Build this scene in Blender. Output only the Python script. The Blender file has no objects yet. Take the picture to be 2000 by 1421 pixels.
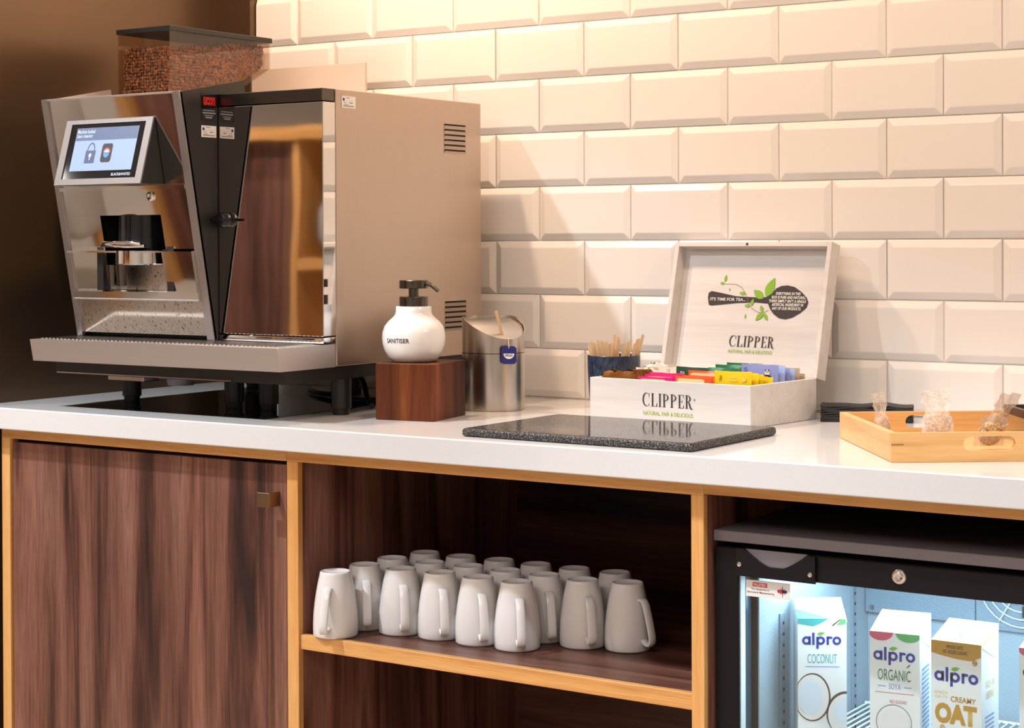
import bpy, bmesh, math, random
from mathutils import Vector, Matrix, noise
random.seed(7)
C = bpy.context.scene.collection
sc = bpy.context.scene
PI = math.pi
# ------------------------------------------------------------------ camera
YAW, PITCH, ROLL = 0.5857660, -0.0058324, -0.0041865
CAM = Vector((2.004141, -2.967185, 1.204361))
cy_, sy_, cp_, sp_ = math.cos(YAW), math.sin(YAW), math.cos(PITCH), math.sin(PITCH)
fwd = Vector((-sy_*cp_, cy_*cp_, sp_)); r0 = Vector((cy_, sy_, 0)); u0 = r0.cross(fwd)
rt = r0*math.cos(ROLL) + u0*math.sin(ROLL); up = -r0*math.sin(ROLL) + u0*math.cos(ROLL)
cam = bpy.data.cameras.new('camera'); cam.sensor_width = 36.0; cam.lens = 36*3568.6857/2000
cam.shift_y = -221.616/2000; cam.clip_start = 0.05; cam.clip_end = 50
co = bpy.data.objects.new('camera', cam); C.objects.link(co)
co.matrix_world = Matrix(((rt.x, up.x, -fwd.x, CAM.x), (rt.y, up.y, -fwd.y, CAM.y), (rt.z, up.z, -fwd.z, CAM.z), (0, 0, 0, 1)))
sc.camera = co
# ------------------------------------------------------------------ world, lights, exposure
w = bpy.data.worlds.new('world'); sc.world = w; w.use_nodes = True
w.node_tree.nodes['Background'].inputs[0].default_value = (1, .93, .86, 1)
w.node_tree.nodes['Background'].inputs[1].default_value = 0.05
vs = sc.view_settings
vs.view_transform = 'Standard'; vs.look = 'None'; vs.gamma = 1.0; vs.use_curve_mapping = False; vs.exposure = 0.0
sc.display_settings.display_device = 'sRGB'

def lamp(name, kind, loc, power, col, size=.05, aim=None, angle=None, blend=.5, sy=None):
    d = bpy.data.lights.new(name, kind); d.energy = power; d.color = col
    if kind == 'AREA':
        d.size = size
        if sy: d.shape = 'RECTANGLE'; d.size_y = sy
    else:
        d.shadow_soft_size = size
    if kind == 'SPOT': d.spot_size = math.radians(angle); d.spot_blend = blend
    o = bpy.data.objects.new(name, d); C.objects.link(o); o.location = loc
    if aim is not None:
        o.rotation_euler = (Vector(aim)-Vector(loc)).to_track_quat('-Z', 'Y').to_euler()
    return o
WARM = (1.0, .69, .47); NEUT = (.88, .94, 1.0); SOFT = (1.0, .92, .86)
lamp('key_downlight', 'SPOT', (-.70, -1.66, 2.60), 182, NEUT, .035, (.02, -.64, .40), 64, .85)
lamp('key_downlight', 'SPOT', (1.10, -1.56, 2.60), 128, NEUT, .035, (1.30, -.64, .30), 56, .85)
lamp('wall_spot', 'SPOT', (-.20, -.46, 2.36), 60, WARM, .03, (-.20, -.12, 1.0), 130, .8)
lamp('wall_spot', 'SPOT', (2.15, -.62, 2.25), 34, WARM, .04, (.7, -.25, .95), 100, .9)  # warm fill added from the right for the tea box side
lamp('wall_spot', 'SPOT', (.55, -.46, 2.36), 27, WARM, .03, (.60, -.14, .9), 125, .8)
lamp('wall_spot', 'SPOT', (1.60, -.46, 2.36), 9, WARM, .03, (1.60, -.14, .9), 125, .8)
for lx, ly, p in ((1.2, -3.6, 40), (2.8, -2.8, 30), (-1.9, -2.0, 84), (-3.1, -2.6, 100), (.2, -4.6, 50), (2.4, -4.6, 40), (-2.0, -4.8, 60)):
    lamp('room_downlight', 'SPOT', (lx, ly, 2.66), p, SOFT, .04, (lx, ly, 0), 140, .6)
lamp('ceiling_panel_light', 'AREA', (.6, -3.6, 2.66), 54, SOFT, 2.6, (.6, -3.6, 0), sy=1.6)  # soft frontal fill added under the ceiling, no known fitting
lamp('fridge_light', 'AREA', (1.06, -.47, .735), 3.7, (.68, .87, 1.0), .40, (1.06, -.45, .3), sy=.20)

# ------------------------------------------------------------------ materials
def mat(name, col, rough=.5, metal=0.0, spec=.5, emit=None, es=0.0, coat=0.0, aniso=0.0):
    m = bpy.data.materials.new(name); m.use_nodes = True
    b = m.node_tree.nodes['Principled BSDF']
    b.inputs['Base Color'].default_value = (*col, 1); b.inputs['Roughness'].default_value = rough
    b.inputs['Metallic'].default_value = metal; b.inputs['Specular IOR Level'].default_value = spec
    b.inputs['Coat Weight'].default_value = coat
    b.inputs['Anisotropic'].default_value = aniso
    if emit: b.inputs['Emission Color'].default_value = (*emit, 1); b.inputs['Emission Strength'].default_value = es
    return m
def nt(m): return m.node_tree, m.node_tree.nodes, m.node_tree.links, m.node_tree.nodes['Principled BSDF']
def coords(m, scale, rot=(0, 0, 0), kind='Object'):
    t, N, L, b = nt(m)
    tc = N.new('ShaderNodeTexCoord'); mp = N.new('ShaderNodeMapping')
    mp.inputs['Scale'].default_value = scale; mp.inputs['Rotation'].default_value = rot
    L.new(tc.outputs[kind], mp.inputs['Vector']); return mp.outputs['Vector']
def noise_node(m, vec, scale=1.0, detail=4.0, dist=0.0, rough=.5):
    t, N, L, b = nt(m); n = N.new('ShaderNodeTexNoise')
    n.inputs['Scale'].default_value = scale; n.inputs['Detail'].default_value = detail
    n.inputs['Distortion'].default_value = dist; n.inputs['Roughness'].default_value = rough
    L.new(vec, n.inputs['Vector']); return n
def ramp(m, fac, stops, interp='LINEAR'):
    t, N, L, b = nt(m); r = N.new('ShaderNodeValToRGB'); e = r.color_ramp.elements; r.color_ramp.interpolation = interp
    while len(e) < len(stops): e.new(.5)
    for k, (p, c) in enumerate(stops):
        e[k].position = p; e[k].color = (*c, 1)
    L.new(fac, r.inputs['Fac']); return r
def mixc(m, a, b_, fac, mode='MULTIPLY'):
    t, N, L, b = nt(m); x = N.new('ShaderNodeMix'); x.data_type = 'RGBA'; x.blend_type = mode
    if isinstance(fac, float): x.inputs[0].default_value = fac
    else: L.new(fac, x.inputs[0])
    L.new(a, x.inputs[6]); L.new(b_, x.inputs[7]); return x.outputs[2]
def bump(m, fac, strength, dist=.001):
    t, N, L, b = nt(m); n = N.new('ShaderNodeBump'); n.inputs['Strength'].default_value = strength
    n.inputs['Distance'].default_value = dist; L.new(fac, n.inputs['Height']); L.new(n.outputs['Normal'], b.inputs['Normal'])
def wood(name, stops, axis, freq=16, along=.9, rough=.45, dist=.6, fibre=260, fstr=.45, seed=0.0, spec=.4, tone=0.0, detail=5.0, nrough=.55):
    """grain runs along `axis` (0,1,2)"""
    m = mat(name, (.3, .2, .1), rough, spec=spec); t, N, L, b = nt(m)
    s = [freq]*3; s[axis] = along
    v = coords(m, s)
    ad = N.new('ShaderNodeVectorMath'); ad.operation = 'ADD'; ad.inputs[1].default_value = (seed, seed*1.7, seed*.6); L.new(v, ad.inputs[0]); v = ad.outputs[0]
    n1 = noise_node(m, v, 1.0, detail, dist, nrough)
    r1 = ramp(m, n1.outputs['Fac'], stops)
    s2 = [fibre]*3; s2[axis] = fibre*.035
    n2 = noise_node(m, coords(m, s2), 1.0, 3.0, 0.2)
    r2 = ramp(m, n2.outputs['Fac'], [(.32, (.45, .42, .4)), (.62, (1, 1, 1))])
    c = mixc(m, r1.outputs['Color'], r2.outputs['Color'], fstr)
    if tone:
        s3 = [freq*.55]*3; s3[axis] = .02
        n3 = noise_node(m, coords(m, s3), 1.0, 1.0, 0.0)
        r3 = ramp(m, n3.outputs['Fac'], [(.38, (1-tone,)*3), (.62, (1, 1, 1))])
        c = mixc(m, c, r3.outputs['Color'], 1.0)
    L.new(c, b.inputs['Base Color']); bump(m, n2.outputs['Fac'], .08, .0006)
    return m
WAL = [(.30, (.030, .011, .008)), (.40, (.105, .038, .025)), (.48, (.215, .086, .058)), (.56, (.270, .118, .082)), (.64, (.330, .155, .112)), (.70, (.200, .082, .058)), (.80, (.110, .042, .030))]
OAK = [(.3, (.56, .25, .068)), (.5, (.72, .36, .115)), (.7, (.78, .43, .16))]
M = {}
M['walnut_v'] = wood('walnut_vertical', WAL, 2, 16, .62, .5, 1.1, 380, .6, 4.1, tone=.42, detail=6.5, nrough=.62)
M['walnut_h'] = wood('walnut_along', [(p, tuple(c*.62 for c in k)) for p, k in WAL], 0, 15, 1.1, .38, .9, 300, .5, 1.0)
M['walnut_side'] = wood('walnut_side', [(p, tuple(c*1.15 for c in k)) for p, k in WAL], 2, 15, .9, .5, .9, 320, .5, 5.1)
M['oak_v'] = wood('oak_vertical', OAK, 2, 40, 1.5, .45, .4, 500, .25)
M['oak_h'] = wood('oak_along', OAK, 0, 40, 1.5, .45, .5, 500, .3)
M['bamboo'] = wood('bamboo', [(.3, (.60, .31, .10)), (.5, (.72, .42, .165)), (.72, (.78, .50, .23))], 0, 60, 2.5, .42, .2, 600, .2)
M['bamboo_y'] = wood('bamboo_cross', [(.3, (.62, .34, .13)), (.5, (.75, .46, .20)), (.72, (.80, .53, .26))], 1, 60, 2.5, .42, .2, 600, .2)
M['acacia'] = wood('acacia', [(.28, (.026, .006, .002)), (.42, (.08, .017, .005)), (.55, (.15, .034, .008)), (.70, (.27, .075, .018))], 2, 24, 1.2, .42, .8, 350, .4, 2.0, spec=.25, tone=.5)
M['whitewood'] = wood('whitewashed_wood', [(.3, (.62, .59, .57)), (.5, (.67, .645, .63)), (.7, (.70, .68, .67))], 0, 45, 1.5, .5, .3, 400, .12)
M['stick'] = wood('birch', [(.3, (.66, .43, .24)), (.6, (.78, .56, .34))], 2, 60, 4, .55, .2, 500, .2)
M['darktray'] = wood('dark_stained_wood', [(.3, (.035, .018, .012)), (.6, (.085, .045, .03))], 0, 40, 1.5, .4, .4, 400, .3)
M['tile'] = mat('glazed_white_tile', (.80, .775, .75), .12, spec=.5)
bump(M['tile'], noise_node(M['tile'], coords(M['tile'], (9, 9, 9)), 1.0, 2.0).outputs['Fac'], .10, .004)
M['grout'] = mat('grout', (.80, .76, .72), .9)
M['quartz'] = mat('white_quartz', (.70, .70, .705), .09, spec=.5)
n_ = noise_node(M['quartz'], coords(M['quartz'], (420, 420, 420)), 1.0, 2.0)
nt(M['quartz'])[2].new(ramp(M['quartz'], n_.outputs['Fac'], [(.3, (.685, .685, .69)), (.5, (.705, .705, .71))]).outputs['Color'], nt(M['quartz'])[3].inputs['Base Color'])
M['granite'] = mat('polished_granite', (.05, .05, .05), .06, spec=.14)
v_ = coords(M['granite'], (1, 1, 1)); n_ = noise_node(M['granite'], v_, 420, 3.0, 0, .7)
nt(M['granite'])[2].new(ramp(M['granite'], n_.outputs['Fac'], [(.40, (.012, .012, .013)), (.52, (.055, .052, .05)), (.60, (.16, .155, .15)), (.68, (.35, .34, .33))]).outputs['Color'], nt(M['granite'])[3].inputs['Base Color'])
M['granite_rough'] = M['granite'].copy(); nt(M['granite_rough'])[3].inputs['Roughness'].default_value = .45
nt(M['granite'])[3].inputs['IOR'].default_value = 1.26
M['bronze'] = mat('bronze_laminate', (.150, .094, .056), .30, .72, .5)
n_ = noise_node(M['bronze'], coords(M['bronze'], (2, 2, 2)), 1.0, 2.0)
bump(M['bronze'], n_.outputs['Fac'], .02, .01)
def brushed(name, col, axis, rough=.28):
    m = mat(name, col, rough, 1.0, aniso=.0); s = [900]*3; s[axis] = 6
    n = noise_node(m, coords(m, s), 1.0, 2.0); t, N, L, b = nt(m)
    r = ramp(m, n.outputs['Fac'], [(.3, tuple(c*.95 for c in col)), (.7, col)]); L.new(r.outputs['Color'], b.inputs['Base Color'])
    bump(m, n.outputs['Fac'], .10, .0004); return m
M['steel_v'] = brushed('brushed_steel_upright', (.56, .45, .365), 2, .36)
M['steel_h'] = brushed('brushed_steel_along', (.66, .62, .60), 0, .46)
M['pull'] = mat('aged_brass', (.30, .20, .12), .4, 1.0)
M['post'] = brushed('brushed_post_steel', (.46, .42, .41), 2, .4)
M['bezel'] = mat('bezel_steel', (.30, .27, .26), .5, .8)
M['steel'] = mat('satin_steel', (.62, .59, .56), .22, 1.0)
M['bin_steel'] = brushed('brushed_bin_steel', (.62, .57, .52), 2, .24)
M['mirror'] = mat('mirror_steel', (.74, .71, .68), .035, 1.0)
n_ = noise_node(M['mirror'], coords(M['mirror'], (7, 7, 4)), 1.0, 1.0, .4)
bump(M['mirror'], n_.outputs['Fac'], .035, .012)
M['stained_mirror'] = mat('stained_mirror_steel', (.64, .60, .56), .10, 1.0)
n_ = noise_node(M['stained_mirror'], coords(M['stained_mirror'], (230, 230, 160)), 1.0, 4.0, .5)
nt(M['stained_mirror'])[2].new(ramp(M['stained_mirror'], n_.outputs['Fac'], [(.30, (.16, .11, .08)), (.40, (.60, .56, .52)), (.7, (.66, .62, .58))]).outputs['Color'], nt(M['stained_mirror'])[3].inputs['Base Color'])
M['splash'] = M['stained_mirror'].copy(); nt(M['splash'])[3].inputs['Roughness'].default_value = .34
M['chrome'] = mat('chrome', (.78, .77, .76), .05, 1.0)
M['plate'] = mat('beige_plate', (.62, .53, .46), .35)
M['black'] = mat('black_plastic', (.012, .011, .011), .42)
M['black_side'] = mat('black_panel', (.020, .016, .015), .36)
M['black_gloss'] = mat('black_gloss', (.008, .008, .010), .06)
M['void'] = mat('dark_recess', (.006, .005, .005), .8)
M['fridge_black'] = mat('black_powder_coat', (.010, .009, .011), .30, spec=.2)
M['fridge_lid'] = mat('dark_grey_laminate', (.17, .155, .175), .40)
M['gunmetal'] = mat('gunmetal', (.13, .115, .10), .24, 1.0)
M['ceramic'] = mat('white_ceramic', (.80, .79, .78), .16, spec=.5)
M['mug'] = mat('mug_glaze', (.75, .73, .725), .06, spec=.5)
M['ink'] = mat('black_ink', (.018, .014, .013), .6)
M['inkbrown'] = mat('dark_brown_ink', (.030, .020, .018), .6)
M['green_ink'] = mat('green_ink', (.27, .44, .02), .6)
M['leaf'] = mat('leaf_green_print', (.20, .42, .012), .55)
M['whiteprint'] = mat('white_print', (.80, .78, .76), .6)
M['paper'] = mat('white_label', (.78, .76, .75), .5)
M['red'] = mat('red_print', (.55, .012, .012), .45)
M['grey_ink'] = mat('grey_print', (.25, .24, .25), .6)
M['navy'] = mat('navy_card', (.014, .012, .13), .45)
M['brown_edge'] = mat('oak_dark', (.3, .14, .05), .5)
M['denimcup'] = mat('dark_blue_glaze', (.02, .035, .07), .30)
n_ = noise_node(M['denimcup'], coords(M['denimcup'], (260, 260, 90)), 1.0, 3.0)
nt(M['denimcup'])[2].new(ramp(M['denimcup'], n_.outputs['Fac'], [(.35, (.008, .012, .025)), (.65, (.035, .060, .11))]).outputs['Color'], nt(M['denimcup'])[3].inputs['Base Color'])
M['bean'] = mat('roasted_bean', (.10, .036, .014), .36, spec=.5)
n_ = noise_node(M['bean'], coords(M['bean'], (140, 140, 140)), 1.0, 1.0)
nt(M['bean'])[2].new(ramp(M['bean'], n_.outputs['Fac'], [(.35, (.10, .032, .013)), (.65, (.36, .14, .054))]).outputs['Color'], nt(M['bean'])[3].inputs['Base Color'])
M['biscuit'] = mat('oat_biscuit', (.50, .29, .12), .8)
n_ = noise_node(M['biscuit'], coords(M['biscuit'], (260, 260, 260)), 1.0, 3.0)
nt(M['biscuit'])[2].new(ramp(M['biscuit'], n_.outputs['Fac'], [(.35, (.30, .15, .055)), (.5, (.55, .33, .15)), (.66, (.78, .60, .38))]).outputs['Color'], nt(M['biscuit'])[3].inputs['Base Color'])
bump(M['biscuit'], n_.outputs['Fac'], .6, .002)
M['napkin'] = mat('black_napkin_paper', (.012, .011, .012), .55)
M['floor'] = mat('beige_vinyl', (.56, .49, .42), .45)
M['plaster'] = mat('painted_plaster', (.62, .57, .52), .8)
M['greyfabric'] = mat('grey_fabric', (.38, .36, .36), .9)
M['benchfab'] = mat('pale_grey_upholstery', (.60, .56, .52), .9)
M['ceil'] = mat('ceiling_white', (.78, .76, .73), .85)
M['frwhite'] = mat('embossed_fridge_liner', (.30, .37, .42), .45)
n_ = noise_node(M['frwhite'], coords(M['frwhite'], (330, 330, 330)), 1.0, 2.0)
bump(M['frwhite'], n_.outputs['Fac'], .35, .002)
M['frpanel'] = mat('fridge_panel', (.20, .27, .33), .4)
n_ = noise_node(M['frpanel'], coords(M['frpanel'], (260, 260, 420)), 1.0, 2.0, 1.0)
bump(M['frpanel'], n_.outputs['Fac'], .5, .003)
M['gasket'] = mat('white_gasket', (.72, .78, .80), .5)
M['bluestrip'] = mat('dark_spacer', (.012, .045, .07), .2)
M['wire'] = mat('white_wire', (.80, .84, .86), .35)
M['carton'] = mat('carton_white', (.83, .83, .82), .35)
M['alp_blue'] = mat('royal_blue_ink', (.010, .030, .30), .5)
M['teal'] = mat('teal_ink', (.05, .42, .42), .5)
M['org_green'] = mat('forest_ink', (.03, .19, .10), .5)
M['sky'] = mat('sky_ink', (.16, .32, .62), .5)
M['pinkink'] = mat('rose_ink', (.62, .10, .16), .5)
M['midgreen'] = mat('grass_ink', (.10, .42, .13), .5)
M['leafgreen2'] = mat('apple_leaf_ink', (.18, .45, .05), .5)
M['gold'] = mat('ochre_ink', (.52, .27, .025), .5)
M['cream'] = mat('cream_ink', (.80, .58, .25), .5)
M['husk'] = mat('coconut_husk', (.10, .055, .03), .8)
M['coconut'] = mat('coconut_flesh', (.70, .78, .88), .5)
M['screw'] = mat('bright_screw', (.6, .6, .6), .2, 1.0)
def glassy(name, tint, rough=.02):
    m = bpy.data.materials.new(name); m.use_nodes = True; N = m.node_tree.nodes; L = m.node_tree.links
    N.remove(N['Principled BSDF']); o = N['Material Output']
    t = N.new('ShaderNodeBsdfTransparent'); t.inputs[0].default_value = (*tint, 1)
    g = N.new('ShaderNodeBsdfGlossy'); g.inputs['Roughness'].default_value = rough; g.inputs['Color'].default_value = (1, 1, 1, 1)
    f = N.new('ShaderNodeLayerWeight'); f.inputs['Blend'].default_value = .5
    p = N.new('ShaderNodeMath'); p.operation = 'POWER'; p.inputs[1].default_value = 4.0; L.new(f.outputs['Facing'], p.inputs[0])
    q = N.new('ShaderNodeMath'); q.operation = 'MULTIPLY_ADD'; q.inputs[1].default_value = .6; q.inputs[2].default_value = .035; L.new(p.outputs[0], q.inputs[0])
    mx = N.new('ShaderNodeMixShader'); L.new(q.outputs[0], mx.inputs[0]); L.new(t.outputs[0], mx.inputs[1]); L.new(g.outputs[0], mx.inputs[2])
    L.new(mx.outputs[0], o.inputs['Surface']); return m
M['smoke'] = glassy('smoked_acrylic', (.90, .84, .78))
M['pane'] = glassy('door_glass', (.93, .97, .98))
def film(name):
    m = bpy.data.materials.new(name); m.use_nodes = True; N = m.node_tree.nodes; L = m.node_tree.links
    b = N['Principled BSDF']; o = N['Material Output']
    b.inputs['Base Color'].default_value = (.80, .72, .64, 1); b.inputs['Roughness'].default_value = .18
    t = N.new('ShaderNodeBsdfTransparent'); mx = N.new('ShaderNodeMixShader'); mx.inputs[0].default_value = .36
    tc = N.new('ShaderNodeTexCoord'); n = N.new('ShaderNodeTexNoise'); n.inputs['Scale'].default_value = 90; n.inputs['Distortion'].default_value = 1.5
    bp = N.new('ShaderNodeBump'); bp.inputs['Strength'].default_value = .8; bp.inputs['Distance'].default_value = .004
    L.new(tc.outputs['Object'], n.inputs['Vector']); L.new(n.outputs['Fac'], bp.inputs['Height']); L.new(bp.outputs['Normal'], b.inputs['Normal'])
    L.new(t.outputs[0], mx.inputs[1]); L.new(b.outputs[0], mx.inputs[2]); L.new(mx.outputs[0], o.inputs['Surface']); return m
M['film'] = film('crinkled_clear_film')
def emis(name, col, s):
    return mat(name, (.02, .02, .02), .3, emit=col, es=s)
M['scr_bg'] = emis('screen_pale_blue', (.52, .68, .98), .95)
M['scr_bar'] = emis('screen_bar', (.16, .23, .42), .95)
M['scr_white'] = emis('screen_white', (.85, .92, 1.0), 1.0)
M['scr_grey'] = emis('screen_grey', (.13, .17, .33), .9)
M['scr_dark'] = emis('screen_dark', (.045, .03, .06), .9)
M['scr_red'] = emis('screen_red', (.75, .16, .18), .9)
M['scr_cyan'] = emis('screen_cyan', (.10, .50, .90), 1.0)

# ------------------------------------------------------------------ geometry helpers
def frame(origin, u, v=None):
    u = Vector(u).normalized(); v = Vector(v).normalized() if v is not None else Vector((0, 0, 1))
    n = u.cross(v).normalized()
    return Matrix(((u.x, v.x, n.x, origin[0]), (u.y, v.y, n.y, origin[1]), (u.z, v.z, n.z, origin[2]), (0, 0, 0, 1)))
class MB:
    def __init__(s): s.bm = bmesh.new()
    def box(s, lo, hi, bev=0.0, seg=1, mtx=None):
        r = bmesh.ops.create_cube(s.bm, size=1.0); vs_ = r['verts']
        for v in vs_:
            v.co = Vector([(lo[i]+hi[i])/2 + v.co[i]*(hi[i]-lo[i]) for i in range(3)])
        if mtx is not None:
            for v in vs_: v.co = mtx @ v.co
        if bev > 0:
            es = list({e for v in vs_ for e in v.link_edges})
            bmesh.ops.bevel(s.bm, geom=es, offset=bev, segments=seg, affect='EDGES', profile=.5)
        return s
    def poly(s, pts):
        s.bm.faces.new([s.bm.verts.new(Vector(p)) for p in pts]); return s
    def prism(s, pts, ext):
        """closed polygon (3-D points) pushed along ext"""
        e = Vector(ext); a = [s.bm.verts.new(Vector(p)) for p in pts]; b = [s.bm.verts.new(Vector(p)+e) for p in pts]; n = len(pts)
        fs = [s.bm.faces.new(a[::-1]), s.bm.faces.new(b)]
        for i in range(n): fs.append(s.bm.faces.new((a[i], a[(i+1) % n], b[(i+1) % n], b[i])))
        bmesh.ops.recalc_face_normals(s.bm, faces=fs); return s
    def lathe(s, prof, seg=32, c=(0, 0, 0), mtx=None, caps=True):
        rings = []
        for r, z in prof:
            if r < 1e-6: rings.append([s.bm.verts.new((c[0], c[1], c[2]+z))]); continue
            rings.append([s.bm.verts.new((c[0]+r*math.cos(2*PI*i/seg), c[1]+r*math.sin(2*PI*i/seg), c[2]+z)) for i in range(seg)])
        fs = []
        for a, b in zip(rings, rings[1:]):
            if len(a) == 1 and len(b) == 1: continue
            for i in range(seg):
                j = (i+1) % seg
                if len(a) == 1: fs.append(s.bm.faces.new((a[0], b[j], b[i])))
                elif len(b) == 1: fs.append(s.bm.faces.new((a[i], a[j], b[0])))
                else: fs.append(s.bm.faces.new((a[i], a[j], b[j], b[i])))
        if caps:
            if len(rings[0]) > 1: fs.append(s.bm.faces.new(rings[0][::-1]))
            if len(rings[-1]) > 1: fs.append(s.bm.faces.new(rings[-1]))
        bmesh.ops.recalc_face_normals(s.bm, faces=fs)
        if mtx is not None:
            for ring in rings:
                for v in ring: v.co = mtx @ v.co
        return s
    def tube(s, pts, r, seg=10, caps=True):
        pts = [Vector(p) for p in pts]; rings = []; prev = None
        for i, p in enumerate(pts):
            d = (pts[min(i+1, len(pts)-1)] - pts[max(i-1, 0)]).normalized()
            a = Vector((0, 0, 1)) if abs(d.z) < .9 else Vector((1, 0, 0))
            if prev is not None: a = prev
            x = (a - d*a.dot(d)).normalized(); prev = x; y = d.cross(x)
            rr = r[i] if isinstance(r, (list, tuple)) else r
            rings.append([s.bm.verts.new(p + (x*math.cos(2*PI*k/seg) + y*math.sin(2*PI*k/seg))*rr) for k in range(seg)])
        for a, b in zip(rings, rings[1:]):
            for k in range(seg): s.bm.faces.new((a[k], a[(k+1) % seg], b[(k+1) % seg], b[k]))
        if caps: s.bm.faces.new(rings[0][::-1]); s.bm.faces.new(rings[-1])
        return s
    def sweep_strap(s, prof, width, thick):
        """flat strap in the x-z plane, width along y"""
        P = [Vector((x, 0, z)) for x, z in prof]; rings = []
        for i, p in enumerate(P):
            d = (P[min(i+1, len(P)-1)] - P[max(i-1, 0)]).normalized(); n = Vector((-d.z, 0, d.x))
            wv = width[i]/2 if isinstance(width, list) else width/2
            q = []
            for (a, b) in ((-1, -.5), (-.75, -1), (.75, -1), (1, -.5), (1, .5), (.75, 1), (-.75, 1), (-1, .5)):
                q.append(s.bm.verts.new(p + Vector((0, a*wv, 0)) + n*(b*thick/2)))
            rings.append(q)
        fs = []
        for a, b in zip(rings, rings[1:]):
            for k in range(8): fs.append(s.bm.faces.new((a[k], a[(k+1) % 8], b[(k+1) % 8], b[k])))
        fs.append(s.bm.faces.new(rings[0])); fs.append(s.bm.faces.new(rings[-1][::-1]))
        bmesh.ops.recalc_face_normals(s.bm, faces=fs); return s
    def build(s, name, m, parent=None, smooth=None, world=False, loc=None):
        me = bpy.data.meshes.new(name); s.bm.to_mesh(me); s.bm.free()
        return link(name, me, m, parent, smooth, world, loc)
FR = {}
def root_of(o):
    while o.parent is not None: o = o.parent
    return o
def link(name, me, m, parent=None, smooth=None, world=False, loc=None):
    if world and parent is not None:
        me.transform(FR[root_of(parent).name].inverted())
    if m is not None: me.materials.append(m)
    if smooth is not None:
        me.polygons.foreach_set('use_smooth', [True]*len(me.polygons))
        me.set_sharp_from_angle(angle=math.radians(smooth))
    o = bpy.data.objects.new(name, me); C.objects.link(o); o.parent = parent
    if loc: o.location = loc
    return o
def thing(name, label, cat, loc=(0, 0, 0), rot=0.0, group=None, mtx=None):
    o = bpy.data.objects.new(name, None); C.objects.link(o); o.empty_display_size = .05
    mw = mtx if mtx is not None else Matrix.Translation(loc) @ Matrix.Rotation(rot, 4, 'Z')
    o.matrix_world = mw; FR[o.name] = mw.copy(); o['label'] = label; o['category'] = cat
    if group: o['group'] = group
    return o
def tag(o, label, cat, group=None):
    o['label'] = label; o['category'] = cat
    if group: o['group'] = group
    return o
def struct(o): o['kind'] = 'structure'; return o
def dup(root, name_loc=None, mtx=None, label=None, group=None):
    r = root.copy(); C.objects.link(r)
    if mtx is not None: r.matrix_world = mtx
    if label: r['label'] = label
    if group: r['group'] = group
    for ch in list(root.children):
        c = ch.copy(); C.objects.link(c); c.parent = r
        for g in list(ch.children):
            d = g.copy(); C.objects.link(d); d.parent = c
    return r
def text_mesh(body, fit_w, fit_h, bold=0.0, shear=0.0, space=1.0):
    cu = bpy.data.curves.new('text', 'FONT'); cu.body = body; cu.size = 1.0; cu.offset = bold; cu.shear = shear; cu.space_character = space; cu.resolution_u = 3
    o = bpy.data.objects.new('text', cu); me = bpy.data.meshes.new_from_object(o)
    bpy.data.objects.remove(o); bpy.data.curves.remove(cu)
    xs = [v.co.x for v in me.vertices]; ys = [v.co.y for v in me.vertices]
    x0, x1, y0, y1 = min(xs), max(xs), min(ys), max(ys)
    for v in me.vertices: v.co = Vector(((v.co.x-x0)/(x1-x0)*fit_w, (v.co.y-y0)/(y1-y0)*fit_h, 0))
    me.materials.clear(); return me
def text(body, fit_w, fit_h, mtx, m, parent, name='lettering', bold=0.0, shear=0.0, space=1.0, world=True):
    me = text_mesh(body, fit_w, fit_h, bold, shear, space); me.transform(mtx)
    return link(name, me, m, parent, None, world)
def decal(name, pts, mtx, m, parent, lift=.0003, world=True):
    """flat print: list of polygons in the (u,v) plane of mtx"""
    b = MB()
    for p in pts: b.poly([mtx @ Vector((x, y, lift)) for x, y in p])
    return b.build(name, m, parent, None, world)
def rect(x0, y0, x1, y1): return [(x0, y0), (x1, y0), (x1, y1), (x0, y1)]
def ell(cx, cy, rx, ry, n=24, a0=0, a1=2*PI): return [(cx+rx*math.cos(a0+(a1-a0)*i/n), cy+ry*math.sin(a0+(a1-a0)*i/n)) for i in range(n if a1-a0 > 6.2 else n+1)]
def leaf(x0, y0, x1, y1, wd, n=7):
    dx, dy = x1-x0, y1-y0; l = math.hypot(dx, dy); nx, ny = -dy/l, dx/l; a, b = [], []
    for i in range(n+1):
        t = i/n; h = wd*math.sin(PI*t**.8)
        a.append((x0+dx*t+nx*h, y0+dy*t+ny*h)); b.append((x0+dx*t-nx*h, y0+dy*t-ny*h))
    return a + b[-2:0:-1]
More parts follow.
